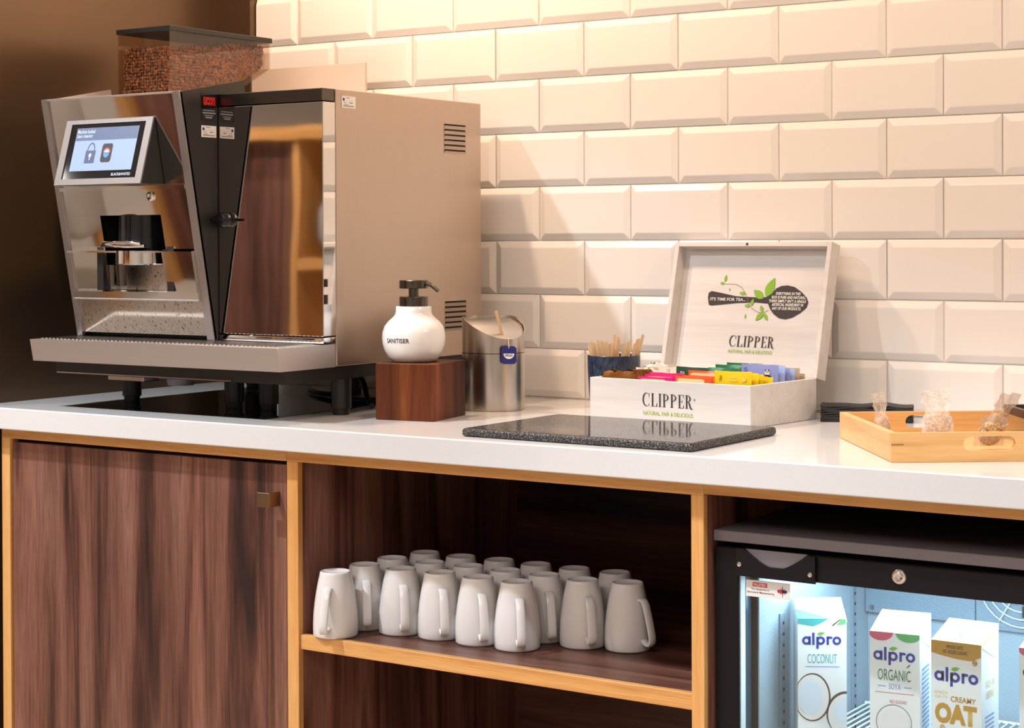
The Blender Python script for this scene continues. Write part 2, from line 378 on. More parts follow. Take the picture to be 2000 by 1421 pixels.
def serif_word(word):
    """a high contrast serif in unit height; returns polygons and total width"""
    P = []; x = 0.0
    def st(x0, w_=.15): P.append(rect(x+x0, 0, x+x0+w_, 1)); P.append(rect(x+x0-.08, 0, x+x0+w_+.08, .035)); P.append(rect(x+x0-.08, .965, x+x0+w_+.08, 1))
    def bowl(x0, y0, y1, wd):
        n = 10; cyv = (y0+y1)/2; ry = (y1-y0)/2
        for i in range(n):
            a, b = -PI/2+PI*i/n, -PI/2+PI*(i+1)/n
            o = lambda t: (x+x0+wd*math.cos(t), cyv+ry*math.sin(t)); q = lambda t: (x+x0+(wd-.14)*max(math.cos(t), 0), cyv+(ry-.035)*math.sin(t))
            P.append([q(a), o(a), o(b), q(b)])
    for ch in word:
        if ch == 'C':
            n = 18
            for i in range(n):
                a, b = math.radians(48+264*i/n), math.radians(48+264*(i+1)/n)
                o = lambda t: (x+.40+.40*math.cos(t), .5+.52*math.sin(t)); q = lambda t: (x+.45+.31*math.cos(t), .5+.47*math.sin(t))
                P.append([q(a), o(a), o(b), q(b)])
            P.append(rect(x+.66, .66, x+.70, 1.0)); P.append(rect(x+.66, .04, x+.69, .25)); x += .86
        elif ch == 'L': st(.08); P.append(rect(x+.1, 0, x+.62, .035)); P.append([(x+.50, .03), (x+.62, .03), (x+.62, .30), (x+.59, .30)]); x += .74
        elif ch == 'I': st(.08); x += .42
        elif ch == 'P': st(.08); bowl(.2, .46, 1.0, .40); P.append(rect(x+.15, .965, x+.24, 1)); P.append(rect(x+.15, .46, x+.24, .495)); x += .76
        elif ch == 'R':
            st(.08); bowl(.2, .48, 1.0, .36); P.append(rect(x+.15, .965, x+.24, 1)); P.append(rect(x+.15, .48, x+.24, .515))
            P.append([(x+.28, .50), (x+.44, .46), (x+.60, .06), (x+.46, .02)]); P.append([(x+.46, .02), (x+.60, .06), (x+.74, -.03), (x+.72, -.07), (x+.58, -.06)]); x += .80
        elif ch == 'E':
            st(.08); P.append(rect(x+.1, 0, x+.58, .035)); P.append(rect(x+.1, .965, x+.56, 1)); P.append(rect(x+.1, .49, x+.44, .525)); P.append(rect(x+.41, .38, x+.44, .63))
            P.append([(x+.48, .03), (x+.58, .03), (x+.58, .28), (x+.555, .28)]); P.append([(x+.48, .97), (x+.56, .97), (x+.56, .74), (x+.535, .74)]); x += .70
    return P, x-.08

# ------------------------------------------------------------------ room shell
def shell(name, lo, hi, m): return struct(MB().box(lo, hi).build(name, m))
shell('floor', (-4, -6.2, -.1), (3.6, .2, 0), M['floor'])
shell('ceiling', (-4, -6.2, 2.7), (3.6, .2, 2.8), M['ceil'])
shell('wall_west', (-4.1, -6.2, 0), (-4, .2, 2.7), M['plaster'])
shell('wall_east', (3.6, -6.2, 0), (3.7, .2, 2.7), M['plaster'])
shell('wall_front', (-4, -6.3, 0), (3.6, -6.2, 2.7), M['plaster'])
wb = shell('wall_back', (-4, .001, 0), (3.6, .2, 2.7), M['grout'])
shell('wall_left', (-.745, -.70, 0), (-.715, .001, 2.7), M['bronze'])
shell('trim_1', (-.715, -.022, .901), (-.6185, .001, 2.7), M['bronze'])

# beveled metro tiles on wall_back, one object each
TW, TH, Z0 = .202, .103806, 1.202577
JT = .0011
_tile = {}
def tile_mesh(wd, ht, cl=False, cr=False, cb=False):
    key = (round(wd, 4), round(ht, 4), cl, cr, cb)
    if key in _tile: return _tile[key]
    bv = .0125; d0, d1 = -.0022, -.0068
    bl, br, bb = (.0 if cl else bv), (.0 if cr else bv), bv
    def ring(x0, x1, z0, z1, y): return [(x0, y, z0), (x1, y, z0), (x1, y, z1), (x0, y, z1)]
    R = [ring(0, wd, 0, ht, 0), ring(0, wd, 0, ht, d0), ring(bl+.0001, wd-br-.0001, bb, ht-bv, d1)]
    vs_ = [v for r in R for v in r]; f = []
    for k in (0, 4):
        for i in range(4): f.append((k+i, k+(i+1) % 4, k+4+(i+1) % 4, k+4+i))
    f.append((8, 9, 10, 11))
    me = bpy.data.meshes.new('tile'); me.from_pydata(vs_, [], f); me.materials.append(M['tile'])
    bm = bmesh.new(); bm.from_mesh(me)
    es = [e for e in bm.edges if all(v.co.y < -.002 for v in e.verts)]
    bmesh.ops.bevel(bm, geom=es, offset=.0009, segments=1, affect='EDGES')
    bmesh.ops.recalc_face_normals(bm, faces=bm.faces); bm.to_mesh(me); bm.free()
    _tile[key] = me; return me
XL, XR = -.6175, 2.2
for k in range(-3, 7):
    z0 = Z0+k*TH; z1 = z0+TH
    if k == -3: z0 = .9012
    off = 0 if k % 2 else 1
    j = -8
    while True:
        xa = (2*j+off)*TW/2; xb = xa+TW; j += 1
        if xa > XR: break
        if xb < XL+.01: continue
        cl = xa < XL
        xa = max(xa, XL)
        jit = random.uniform(-.0004, .0004)
        o = bpy.data.objects.new('tile', tile_mesh(xb-xa-2*JT, z1-z0-2*JT, cl)); C.objects.link(o); o.parent = wb
        o.location = (xa+JT+jit, .0008, z0+JT+random.uniform(-.0003, .0003)); o.rotation_euler = (random.uniform(-.004, .004), 0, random.uniform(-.003, .003))

# ------------------------------------------------------------------ worktop and base units
YF = -.66
wt = MB().box((-.714, -.6893, .8604), (2.05, -.0005, .9), .002, 2).build('worktop', M['quartz'])
tag(wt, 'long white quartz worktop running under the coffee machine and tea box', 'worktop')
ZB, ZT = .10, .8600
# left cupboard
c1 = thing('base_cabinet', 'base cupboard with dark walnut door framed in oak below the coffee machine', 'cabinet', (-.32, -.33, 0))
MB().box((-.668, YF, .0), (-.646, -.02, .8405)).build('side_panel', M['oak_v'], c1, world=True)
MB().box((-.668, YF, .8405), (.0243, YF+.30, ZT)).build('top_rail', M['oak_h'], c1, world=True)
MB().box((-.646, YF+.02, .0), (.0243, -.02, .8400)).build('carcass', M['void'], c1, world=True)
dr = MB().box((-.6435, YF+.004, .06), (.0205, YF+.0195, .8335), .0006).build('door', M['walnut_v'], c1, world=True)
pb = MB().box((-.0195, YF-.024, .7645), (.0065, YF-.0215, .7885), .0006)
pb.box((.0035, YF-.022, .7645), (.0065, YF+.004, .7885), .0003)
pb.build('pull_handle', M['pull'], dr, world=True)
# open mug cabinet
c2 = thing('open_cabinet', 'open dark walnut cabinet with oak edges and a shelf of mugs', 'cabinet', (.41, -.33, 0))
UL0, UL1, UR0, UR1 = .0250, .0488, .7776, .7977
for (a, b) in ((UL0, UL1), (UR0, UR1)):
    MB().box((a, YF, .0), (b, YF+.012, .8405), .0005).build('edge_strip', M['oak_v'], c2, world=True)
    MB().box((a, YF+.0121, .0), (b, -.006, .8405)).build('side_panel', M['walnut_side'], c2, world=True)
MB().box((UL0, YF, .8406), (UR1, YF+.022, ZT)).build('top_rail', M['oak_h'], c2, world=True)
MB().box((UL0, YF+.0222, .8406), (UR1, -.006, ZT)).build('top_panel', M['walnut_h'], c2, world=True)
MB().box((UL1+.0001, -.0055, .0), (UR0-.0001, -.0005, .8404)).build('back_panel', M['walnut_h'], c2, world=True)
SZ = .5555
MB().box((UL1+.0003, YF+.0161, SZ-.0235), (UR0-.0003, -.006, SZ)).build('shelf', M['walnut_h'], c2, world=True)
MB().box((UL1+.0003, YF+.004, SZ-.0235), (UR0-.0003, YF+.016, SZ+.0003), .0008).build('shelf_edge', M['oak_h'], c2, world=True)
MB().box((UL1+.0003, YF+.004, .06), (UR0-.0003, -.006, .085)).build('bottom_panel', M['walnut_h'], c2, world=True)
for zz in (.708, .668, .50, .456):
    MB().lathe([(0, 0), (.0028, 0), (.0028, .004), (0, .004)], 10, mtx=Matrix.Translation((UL1, -.12, zz)) @ Matrix.Rotation(PI/2, 4, 'Y')).build('shelf_pin', M['screw'], c2, world=True)
# fridge housing
c3 = thing('fridge_housing', 'dark walnut bay with an oak top rail holding the drinks fridge', 'cabinet', (1.2, -.33, 0))
MB().box((UR1+.0003, YF, .8430), (1.75, YF+.022, ZT)).build('top_rail', M['oak_h'], c3, world=True)
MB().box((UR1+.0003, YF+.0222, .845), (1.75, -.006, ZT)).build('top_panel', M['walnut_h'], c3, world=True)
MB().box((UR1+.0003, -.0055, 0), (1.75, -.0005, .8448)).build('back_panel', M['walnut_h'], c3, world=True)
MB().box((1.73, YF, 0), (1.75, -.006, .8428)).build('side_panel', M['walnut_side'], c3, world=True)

# ------------------------------------------------------------------ mugs
MUGS = [(0.0998, -0.6264, -16), (0.1016, -0.5512, 9), (0.1768, -0.5498, 10), (0.2517, -0.543, 10), (0.3278, -0.5443, 12), (0.403, -0.5437, 7), (0.4066, -0.4686, 12), (0.4817, -0.4723, 14), (0.5549, -0.4551, 40), (0.118, -0.4024, 97), (0.1027, -0.4761, 8), (0.1932, -0.4005, 102), (0.1813, -0.4748, 10), (0.2562, -0.4679, 12), (0.2681, -0.3936, 5), (0.3314, -0.4692, 12), (0.3433, -0.395, 9), (0.4185, -0.3943, 12), (0.4935, -0.3898, 38)]
G = 'upturned white mugs on the oak edged shelf'
LAB = ['white upturned mug standing alone at the shelf front beside the left oak upright',
       'leftmost upturned mug in the second row, directly behind the lone front mug',
       'second upturned mug from the left in the second row, half lit',
       'third upturned mug from the left in the second row, half lit',
       'fourth upturned mug from the left in the second row, half lit',
       'bright upturned mug at the right end of the second row nearest the shelf edge',
       'shaded upturned mug tucked behind the right end mug of the second row',
       'shaded upturned mug second from the right with a straight handle',
       'shaded upturned mug at the far right with handle turned to the right',
       'leftmost upturned mug in the back row, only its foot showing',
       'leftmost upturned mug in the third row, only its foot showing',
       'second upturned mug from the left in the back row',
       'second upturned mug from the left in the third row',
       'third upturned mug from the left in the third row',
       'third upturned mug from the left in the back row',
       'fourth upturned mug from the left in the third row',
       'fourth upturned mug from the left in the back row',
       'fifth upturned mug from the left in the back row',
       'rightmost upturned mug in the back row, behind the far right mug']
def make_mug():
    t = thing('mug', LAB[0], 'mug', (0, 0, 0), 0, G)
    prof = [(.0225, .0930), (.0262, .080), (.0300, .062), (.0326, .038), (.0338, .006), (.0338, .001), (.0345, 0), (.0360, .0005), (.0370, .003), (.0373, .012), (.0372, .022), (.0364, .038), (.0345, .055), (.0318, .073), (.0290, .088), (.0266, .098), (.0258, .1025), (.0249, .1050), (.0238, .1055), (.0226, .1048), (.0205, .1020), (.012, .1005), (0, .1002)]
    MB().lathe(prof, 40, caps=False).build('body', M['mug'], t, 50)
    hp = [(.0285, .0795), (.0325, .0815), (.0375, .0800), (.0415, .0740), (.0450, .0640), (.0490, .0510), (.0525, .0380), (.0552, .0265), (.0555, .0185), (.0520, .0135), (.0470, .0130), (.0415, .0150), (.0365, .0185)]
    MB().sweep_strap(hp, .0135, .0055).build('handle', M['mug'], t, 50)
    return t
mug0 = make_mug()
for i, (x, y, th) in enumerate(MUGS):
    ang = math.atan2(-.834, .553) + math.radians(th)
    mt = Matrix.Translation((x, y, SZ+.0004)) @ Matrix.Rotation(ang, 4, 'Z')
    if i == 0: mug0.matrix_world = mt
    else: dup(mug0, mtx=mt, label=LAB[i], group=G)

# ------------------------------------------------------------------ coffee machine
cm = thing('coffee_machine', 'mirror polished bean to cup coffee machine with touchscreen and milk cooler', 'coffee machine', (-.27, -.35, .9))
XR_, XM, XC = .018, -.2215, -.228          # right side, cooler left, coffee unit right
P0 = Vector((0, -.5637, 1.036)); P1 = Vector((0, -.648, 1.462))
sl = (P1-P0).normalized(); nl = Vector((0, -sl.z, sl.y)); 
if nl.y > 0: nl = -nl
def ypl(z): return P0.y + (z-P0.z)*(P1.y-P0.y)/(P1.z-P0.z)
def sp(x, z, d=0.0): p = Vector((x, ypl(z), z)); return p + nl*d
XA, XB = -.5665, -.2222
side = [(-.5637, 1.030), (-.6485, 1.463), (-.485, 1.494), (-.480, 1.466), (-.085, 1.464), (-.085, .99), (-.55, .99)]
for xs, mm in ((XA, 'black_side'), (XB-.006, 'black_side')):
    MB().prism([(xs, y, z) for y, z in side], (.006, 0, 0)).build('side_panel', M[mm], cm, world=True)
MB().prism([(XA+.0061, y, z) for y, z in ((-.54, 1.03), (-.57, 1.12), (-.5, 1.12), (-.5, 1.252), (-.595, 1.252), (-.63, 1.455), (-.63, 1.4615), (-.085, 1.4615), (-.085, .992), (-.54, .992))], (XB-.0062-XA-.0061, 0, 0)).build('inner_body', M['void'], cm, world=True)
MB().box((XA+.0061, -.6440, 1.4622), (XB-.0062, -.086, 1.4640)).build('top_plate', M['steel_h'], cm, world=True)
MB().prism([(XA+.0062, -.640, 1.4642), (XA+.0062, -.485, 1.4938), (XA+.0062, -.480, 1.4642)], (.0012, 0, 0)).build('side_fin', M['steel_h'], cm, world=True)
# slanting steel posts and cross bars
def slab_on(x0, z0, x1, z1, d0, d1, bm=None, x0b=None, x1b=None):
    b = bm or MB(); xa2 = x0 if x0b is None else x0b; xb2 = x1 if x1b is None else x1b
    b.prism([sp(x0, z0, d0), sp(x1, z0, d0), sp(xb2, z1, d0), sp(xa2, z1, d0)], nl*(d1-d0)); return b
slab_on(XA, 1.030, XA+.0135, 1.4645, -.004, .0035).build('front_post', M['post'], cm, world=True)
slab_on(XB-.0165, 1.030, XB, 1.4645, -.004, .0035).build('front_post', M['post'], cm, world=True)
XI0, XI1 = XA+.0137, XB-.0167
slab_on(XI0, 1.4615, XI1, 1.4645, -.004, .003).build('cross_bar', M['steel_h'], cm, world=True)
slab_on(XI0, 1.2975, XI1, 1.3045, -.004, .006).build('cross_bar', M['chrome'], cm, world=True)
slab_on(XI0, 1.0990, XI1, 1.1150, -.012, .010).build('cross_bar', M['chrome'], cm, world=True)
slab_on(XI0, 1.1000, XI1, 1.1020, .0101, .0125).build('cross_bar', M['steel_h'], cm, world=True)
slab_on(XI0, 1.3046, XI1, 1.4614, -.008, -.001).build('mirror_panel', M['mirror'], cm, world=True)
slab_on(XI0, 1.036, XI1, 1.0989, -.008, -.001).build('mirror_panel', M['stained_mirror'], cm, world=True)
OX0, OX1, OZ0, OZ1 = -.463, -.311, 1.118, 1.2515
b = MB(); slab_on(XI0, OZ1, XI1, 1.2974, -.006, 0, b); slab_on(XI0, 1.1151, OX0, OZ1-.0001, -.006, 0, b); slab_on(OX1, 1.1908, XI1, OZ1-.0001, -.006, 0, b)
b.build('mirror_panel', M['mirror'], cm, world=True)
slab_on(OX1, 1.1151, XI1, 1.1885, -.006, .012).build('spout_cover', M['mirror'], cm, world=True)
slab_on(XI0+.01, 1.1880, OX1+.004, 1.1912, -.02, .020).build('drip_lip', M['chrome'], cm, world=True)
# recess behind the opening
b = MB(); b.prism([(OX0-.0038, -.5745, 1.1165), (OX1+.0038, -.5745, 1.1165), (OX1+.0038, -.5700, 1.1612), (OX0-.0038, -.5700, 1.1612)], (0, .002, .001)); b.build('recess_back', M['splash'], cm, world=True)
for q in (OX0-.02, OX1+.004): MB().box((q, -.595, 1.1152), (q+.016, -.5005, 1.2515)).build('recess_side', M['black'], cm, world=True)
gc = (-.392, -.567, 0)
MB().lathe([(0, 1.162), (.050, 1.162), (.052, 1.164), (.052, 1.1875), (0, 1.1875)], 40, gc, caps=False).build('brew_head', M['chrome'], cm, 40, world=True)
MB().lathe([(0, 1.192), (.046, 1.192), (.046, 1.2512), (0, 1.2512)], 36, gc, caps=False).build('brew_cylinder', M['black_gloss'], cm, 40, world=True)
b = MB(); b.tube([(-.45, -.615, 1.196), (-.435, -.622, 1.2), (-.41, -.625, 1.199), (-.38, -.622, 1.197), (-.345, -.612, 1.196)], [.003, .0055, .006, .005, .003], 10)
b.tube([(-.405, -.63, 1.203), (-.37, -.628, 1.203), (-.35, -.618, 1.2)], .003, 8); b.build('milk_pipe', M['chrome'], cm, 60, world=True)
b = MB()
for xx in (-.442, -.418):
    b.lathe([(.0085, 1.124), (.011, 1.140), (.0135, 1.1615)], 16, (xx, -.596, 0))
b.build('coffee_spout', M['gunmetal'], cm, 50, world=True)
MB().lathe([(0, 0), (.0085, 0), (.0085, .004), (.005, .0055), (.005, .003), (0, .003)], 20, caps=False, mtx=Matrix.Translation(sp(-.328, 1.2845, -.001)) @ nl.to_track_quat('Z', 'Y').to_matrix().to_4x4()).build('panel_lock', M['chrome'], cm, 40, world=True)
# touch screen wedge
SX0, SX1 = -.5075, -.2915
ST = Vector((0, -.6400, 1.4225)); SB = Vector((0, -.6735, 1.3050))
MB().prism([(SX0, ST.y, ST.z), (SX0, SB.y, SB.z), (SX0, ypl(1.3055)-.0, 1.3055)], (SX1-SX0, 0, 0)).build('screen_housing', M['black'], cm, world=True)
sv = (ST-SB).normalized(); SL = (ST-SB).length
fs = frame((SX0, SB.y, SB.z), (1, 0, 0), sv); sw = SX1-SX0
b = MB(); bz = .0155
for r in (rect(0, 0, sw, .011), rect(0, SL-.0075, sw, SL), rect(0, .011, bz, SL-.0075), rect(sw-bz, .011, sw, SL-.0075)):
    b.prism([fs @ Vector((x, y, 0)) for x, y in r], (fs.to_3x3() @ Vector((0, 0, .003))))
sh = b.build('screen_bezel', M['bezel'], cm, world=True)
scn = decal('screen_glass', [rect(bz, .011, sw-bz, SL-.0075)], fs, M['black_gloss'], cm, .0012)
A0, A1, B0, B1 = .0305, sw-.0305, .026, SL-.015
decal('display', [rect(A0, B0, A1, B1)], fs, M['scr_bg'], scn, .0016)
decal('header_bar', [rect(A0, B1-.024, A1, B1)], fs, M['scr_bar'], scn, .0019)
L1 = fs @ Matrix.Translation((A0+.003, B1-.0105, .0022)); L2 = fs @ Matrix.Translation((A0+.003, B1-.0205, .0022))
text('Machine locked', .044, .0072, L1, M['scr_white'], scn, bold=.02)
text('Start cleaning', .040, .0086, L2, M['scr_white'], scn, bold=.02)
lk = [rect(.064, .040, .089, .064)]; pt = [ell(.0765, .064, .0095, .0155, 14, 0, PI), ]
decal('padlock_icon', lk, fs, M['scr_grey'], scn, .0020)
ring_ = []
for i in range(14):
    a, c_ = PI*i/14, PI*(i+1)/14
    ring_.append([(.0765+.0098*math.cos(a), .064+.0150*math.sin(a)), (.0765+.0098*math.cos(c_), .064+.0150*math.sin(c_)), (.0765+.0072*math.cos(c_), .064+.0120*math.sin(c_)), (.0765+.0072*math.cos(a), .064+.0120*math.sin(a))])
decal('padlock_shackle', ring_, fs, M['scr_grey'], scn, .0021)
decal('keyhole', [ell(.0765, .055, .0036, .0040, 12), rect(.0752, .046, .0778, .054)], fs, M['scr_white'], scn, .0024)
decal('app_icon', [[(.104, .045), (.107, .041), (.127, .041), (.130, .045), (.130, .072), (.127, .076), (.107, .076), (.104, .072)]], fs, M['scr_dark'], scn, .0021)
arc = []
for i in range(10):
    a, c_ = PI*i/10, PI*(i+1)/10
    arc.append([(.117+.0092*math.cos(a), .059+.0092*math.sin(a)), (.117+.0092*math.cos(c_), .059+.0092*math.sin(c_)), (.117+.0062*math.cos(c_), .059+.0062*math.sin(c_)), (.117+.0062*math.cos(a), .059+.0062*math.sin(a))])
decal('app_icon_arc', arc, fs, M['scr_red'], scn, .0023)
decal('app_icon_cup', [ell(.117, .059, .0062, .0062, 12, 0, PI)], fs, M['scr_white'], scn, .0024)
decal('app_icon_base', [ell(.117, .058, .0072, .0085, 12, PI, 2*PI)], fs, M['scr_cyan'], scn, .0025)
text('BLACK&WHITE3', .046, .0052, fs @ Matrix.Translation((A1-.046, B0-.0105, .0022)), M['scr_white'], scn, bold=.02)
# milk cooler body, door, bars
MB().box((XM+.0003, -.5195, .988), (XR_, -.080, 1.465), .0012).build('cooler_body', M['steel_v'], cm, world=True)
MB().box((XM+.0006, -.5537, 1.0405), (XR_-.0006, -.5198, 1.4412), .0010, 2).build('cooler_door', M['mirror'], cm, world=True)
MB().box((XM+.0006, -.5537, 1.4432), (XR_-.0022, -.5198, 1.4645), .0010, 2).build('top_bar', M['gunmetal'], cm, world=True)  # chrome bar; its dark reflection is put into the colour
MB().box((XM+.0006, -.5537, 1.0288), (XR_-.0006, -.5198, 1.0388), .0010, 2).build('sill_bar', M['chrome'], cm, 40, world=True)
kb = MB(); kb.lathe([(0, 0), (.012, 0), (.0135, .004), (.0135, .014), (.011, .019), (0, .020)], 24, caps=False, mtx=Matrix.Translation((-.2030, -.5537, 1.2415)) @ Matrix.Rotation(PI/2, 4, 'X'))
kb.box((-.2225, -.5755, 1.2395), (-.1790, -.5725, 1.2437), .0006); kb.build('door_knob', M['black_gloss'], cm, 40, world=True)
# louvres
for gz in (1.4192, 1.0884):
    for k in range(6):
        z = gz-k*.00945
        MB().box((XR_-.0002, -.200, z-.0019), (XR_+.0003, -.132, z+.0019)).build('louvre_slot', M['void'], cm, world=True)
        MB().prism([(XR_, -.200, z-.0019), (XR_+.0028, -.199, z-.0016), (XR_, -.200, z-.0068)], (0, .068, 0)).build('louvre', M['steel_v'], cm, world=True)
# drip tray
tz0, tz1 = .987, 1.0267
MB().prism([(-.5775, -.6720, tz1), (-.5775, -.6640, tz0), (-.5775, -.5200, tz0), (-.5775, -.5200, tz1)], (.593, 0, 0)).build('drip_tray', M['steel_h'], cm, world=True)
b = MB()
for i in range(58): b.box((-.565+i*.0099, -.655, tz1+.0002), (-.5595+i*.0099, -.567, tz1+.0022))
o = b.build('drip_grille', M['steel'], cm, world=True); o['kind'] = 'stuff'
MB().box((-.545, -.640, .964), (.006, -.095, .9868)).build('base_plate', M['black'], cm, world=True)
MB().box((-.535, -.646, .9655), (-.110, -.6402, .9675)).build('base_lip', M['steel'], cm, world=True)
b = MB(); b.box((-.452, -.60, .952), (-.362, -.54, .9638), .001); b.build('drain_plate', M['steel'], cm, world=True)
MB().lathe([(0, .945), (.023, .945), (.025, .95), (.025, .9638), (0, .9638)], 24, (-.318, -.55, 0), caps=False).build('drain_boss', M['fridge_lid'], cm, 40, world=True)
for fx, fy in ((-.517, -.475), (-.255, -.478), (-.1745, -.476), (-.0132, -.469), (-.517, -.13), (-.255, -.13), (-.1745, -.13), (-.0132, -.13)):
    MB().lathe([(0, 0), (.0145, 0), (.0150, .002), (.0150, .0105), (.0180, .0115), (.0180, .0638), (0, .0638)], 24, (fx, fy, .9003), caps=False).build('foot', M['black'], cm, 40, world=True)
# stickers
f1 = frame((XR_+.0001, -.5035, 1.4335), (0, 1, 0))
def small_sticker(fr, parent, w_=.0385, h_=.0205):
    s_ = decal('sticker', [rect(0, 0, w_, h_)], fr, M['paper'], parent, .0004)
    decal('sticker_badge', [ell(.0055, .0145, .0028, .0028, 12)], fr, M['navy'], s_, .0007)
    decal('sticker_print', [rect(.012, .017, .022, .0182), rect(.010, .0125, .034, .0128), rect(.006, .0085, .013, .0096), rect(.021, .0082, .030, .0100), rect(.004, .0025, .034, .0042), rect(.006, .0052, .018, .0062)], fr, M['grey_ink'], s_, .0007)
    return s_
small_sticker(f1, cm)
f2 = frame((XB+.0002, -.5965, 1.3870), (0, 1, 0)); small_sticker(f2, cm, .0385, .0205)
f3 = frame((XB+.0002, -.5960, 1.4170), (0, 1, 0))
s_ = decal('sticker', [rect(0, 0, .042, .047)], f3, M['black_gloss'], cm, .0004)
text('ucon', .030, .0155, f3 @ Matrix.Translation((.005, .026, .0008)), M['red'], s_, bold=.05)
decal('sticker_print', [rect(.004, .0165, .034, .0180), rect(.003, .0115, .036, .0140), rect(.007, .0075, .030, .0090), rect(.010, .0035, .027, .0060)], f3, M['grey_ink'], s_, .0007)
# flat plate behind the machine top
MB().box((-.55, -.0950, 1.466), (-.2510, -.0880, 1.5595), .0006).build('back_plate', M['plate'], cm, world=True)
# bean hopper
HX0, HX1, HY0, HY1 = -.555, -.4182, -.47, -.188
hop = thing('bean_hopper', 'smoked clear bean hopper with black lid on top of the coffee machine', 'hopper', (-.487, -.33, 1.4645))
prof = [(HY0, 1.4665), (HY0, 1.5985), (HY1, 1.5985), (HY1, 1.5475), (-.343, 1.4665)]
b = MB()
for xs in (HX0, HX1-.003): b.prism([(xs, y, z) for y, z in prof], (.003, 0, 0))
b.build('side_wall', M['smoke'], hop, world=True)
MB().box((HX0+.0031, HY0, 1.4665), (HX1-.0031, HY0+.003, 1.5985)).build('front_wall', M['smoke'], hop, world=True)
b = MB(); b.box((HX0+.0031, HY1-.003, 1.5475), (HX1-.0031, HY1, 1.5985)); b.prism([(HX0+.0031, HY1, 1.5475), (HX0+.0031, -.343, 1.4665), (HX0+.0031, -.347, 1.4665), (HX0+.0031, HY1-.004, 1.5475)], (HX1-HX0-.0062, 0, 0))
b.build('back_wall', M['smoke'], hop, world=True)
MB().box((HX0-.002, HY0-.003, 1.5988), (HX1+.003, HY1+.004, 1.6085), .001).build('lid', M['black'], hop, world=True)
b = MB(); b.box((HX0, HY0, 1.4645), (HX1, -.343, 1.4663)); b.build('base_plate', M['black'], hop, world=True)
# beans: one heap lining the walls and the top, far too many to count
def bean_heap():
    bm = bmesh.new(); bmesh.ops.create_uvsphere(bm, u_segments=7, v_segments=5, radius=1)
    bv = [v.co.copy() for v in bm.verts]; bf = [[v.index for v in f.verts] for f in bm.faces]; bm.free()
    V, F = [], []
    def add(p):
        q = Matrix.Rotation(random.uniform(0, 6.3), 3, 'X') @ Matrix.Rotation(random.uniform(0, 6.3), 3, 'Y') @ Matrix.Rotation(random.uniform(0, 6.3), 3, 'Z')
        s_ = random.uniform(.9, 1.1); k = len(V)
        for c_ in bv: V.append(Vector(p) + q @ Vector((c_.x*.0048*s_, c_.y*.0036*s_, c_.z*.0026*s_)))
        for f in bf: F.append([i+k for i in f])
    top = lambda y: 1.570 + .018*min(max((y+.42)/.15, 0), 1) + .003*math.sin(y*60)
    floor_z = lambda y: 1.4675 if y < -.349 else 1.4675 + (y+.349)/.161*.085
    st = .0060
    y = HY0+.009
    while y < HY1-.0095:
        z = floor_z(y)+.0085
        while z < top(y): add((HX1-.0097+random.uniform(-.0013, .0008), y+random.uniform(-.001, .001), z+random.uniform(-.001, .001))); z += st
        y += st
    x = HX0+.010
    while x < HX1-.0095:
        z = 1.4725
        while z < top(HY0): add((x+random.uniform(-.001, .001), HY0+.0092+random.uniform(-.0006, .0012), z+random.uniform(-.001, .001))); z += st
        x += st
    y = HY0+.009
    while y < HY1-.0105:
        x = HX0+.012
        while x < HX1-.01: add((x+random.uniform(-.002, .002), y+random.uniform(-.002, .002), top(y)+random.uniform(-.003, .001))); x += .0075
        y += .0075
    k = len(V)   # dark core that the lining covers
    yy = [HY0+.013, -.42, -.349, -.30, -.25, HY1-.012]
    for q in yy: V.extend([Vector((HX0+.013, q, floor_z(q)+.006)), Vector((HX1-.0135, q, floor_z(q)+.006)), Vector((HX1-.0135, q, top(q)-.004)), Vector((HX0+.013, q, top(q)-.004))])
    for i in range(len(yy)-1):
        for a in range(4): F.append([k+4*i+a, k+4*i+(a+1) % 4, k+4*i+4+(a+1) % 4, k+4*i+4+a])
    F.append([k, k+1, k+2, k+3]); e = k+4*(len(yy)-1); F.append([e+3, e+2, e+1, e])
    me = bpy.data.meshes.new('coffee_beans'); me.from_pydata([tuple(v) for v in V], [], F)
    return me
cb = link('coffee_beans', bean_heap(), M['bean'], None, 60)
tag(cb, 'roasted coffee beans heaped inside the clear hopper', 'coffee beans'); cb['kind'] = 'stuff'
# black glass mat and cables below the machine
mtt = MB().box((-.5533, -.6090, .9001), (-.068, -.205, .9007)).build('mat', M['black_gloss'])
tag(mtt, 'thin glossy black mat on the worktop under the coffee machine', 'mat')
CABS = [([(-.14, -.20, .906), (-.10, -.25, .930), (-.06, -.29, .915), (.01, -.30, .906), (.03, -.25, .906)], 'curved black hose behind the front right machine foot'),
        ([(-.19, -.22, .957), (-.13, -.26, .940), (-.08, -.31, .912), (-.03, -.36, .906)], 'black hose sloping down from the machine base plate to the worktop'),
        ([(-.12, -.10, .957), (-.09, -.15, .935), (-.05, -.22, .925), (.0, -.26, .94)], 'black hose hanging highest under the milk cooler'),
        ([(-.35, -.15, .906), (-.28, -.2, .906), (-.2, -.24, .908), (-.14, -.29, .906), (-.07, -.25, .906)], 'black hose lying flat across the mat')]
for pts, lb in CABS:
    P = []
    for i in range(len(pts)-1):
        for t in (0, .25, .5, .75):
            q = [Vector(pts[max(i-1, 0)]), Vector(pts[i]), Vector(pts[i+1]), Vector(pts[min(i+2, len(pts)-1)])]
            P.append(.5*((2*q[1]) + (q[2]-q[0])*t + (2*q[0]-5*q[1]+4*q[2]-q[3])*t*t + (3*q[1]-q[0]-3*q[2]+q[3])*t**3))
    P.append(Vector(pts[-1]))
    tag(MB().tube(P, .0052, 8).build('hose', M['black'], None, 60), lb, 'hose', 'black hoses under the coffee machine')

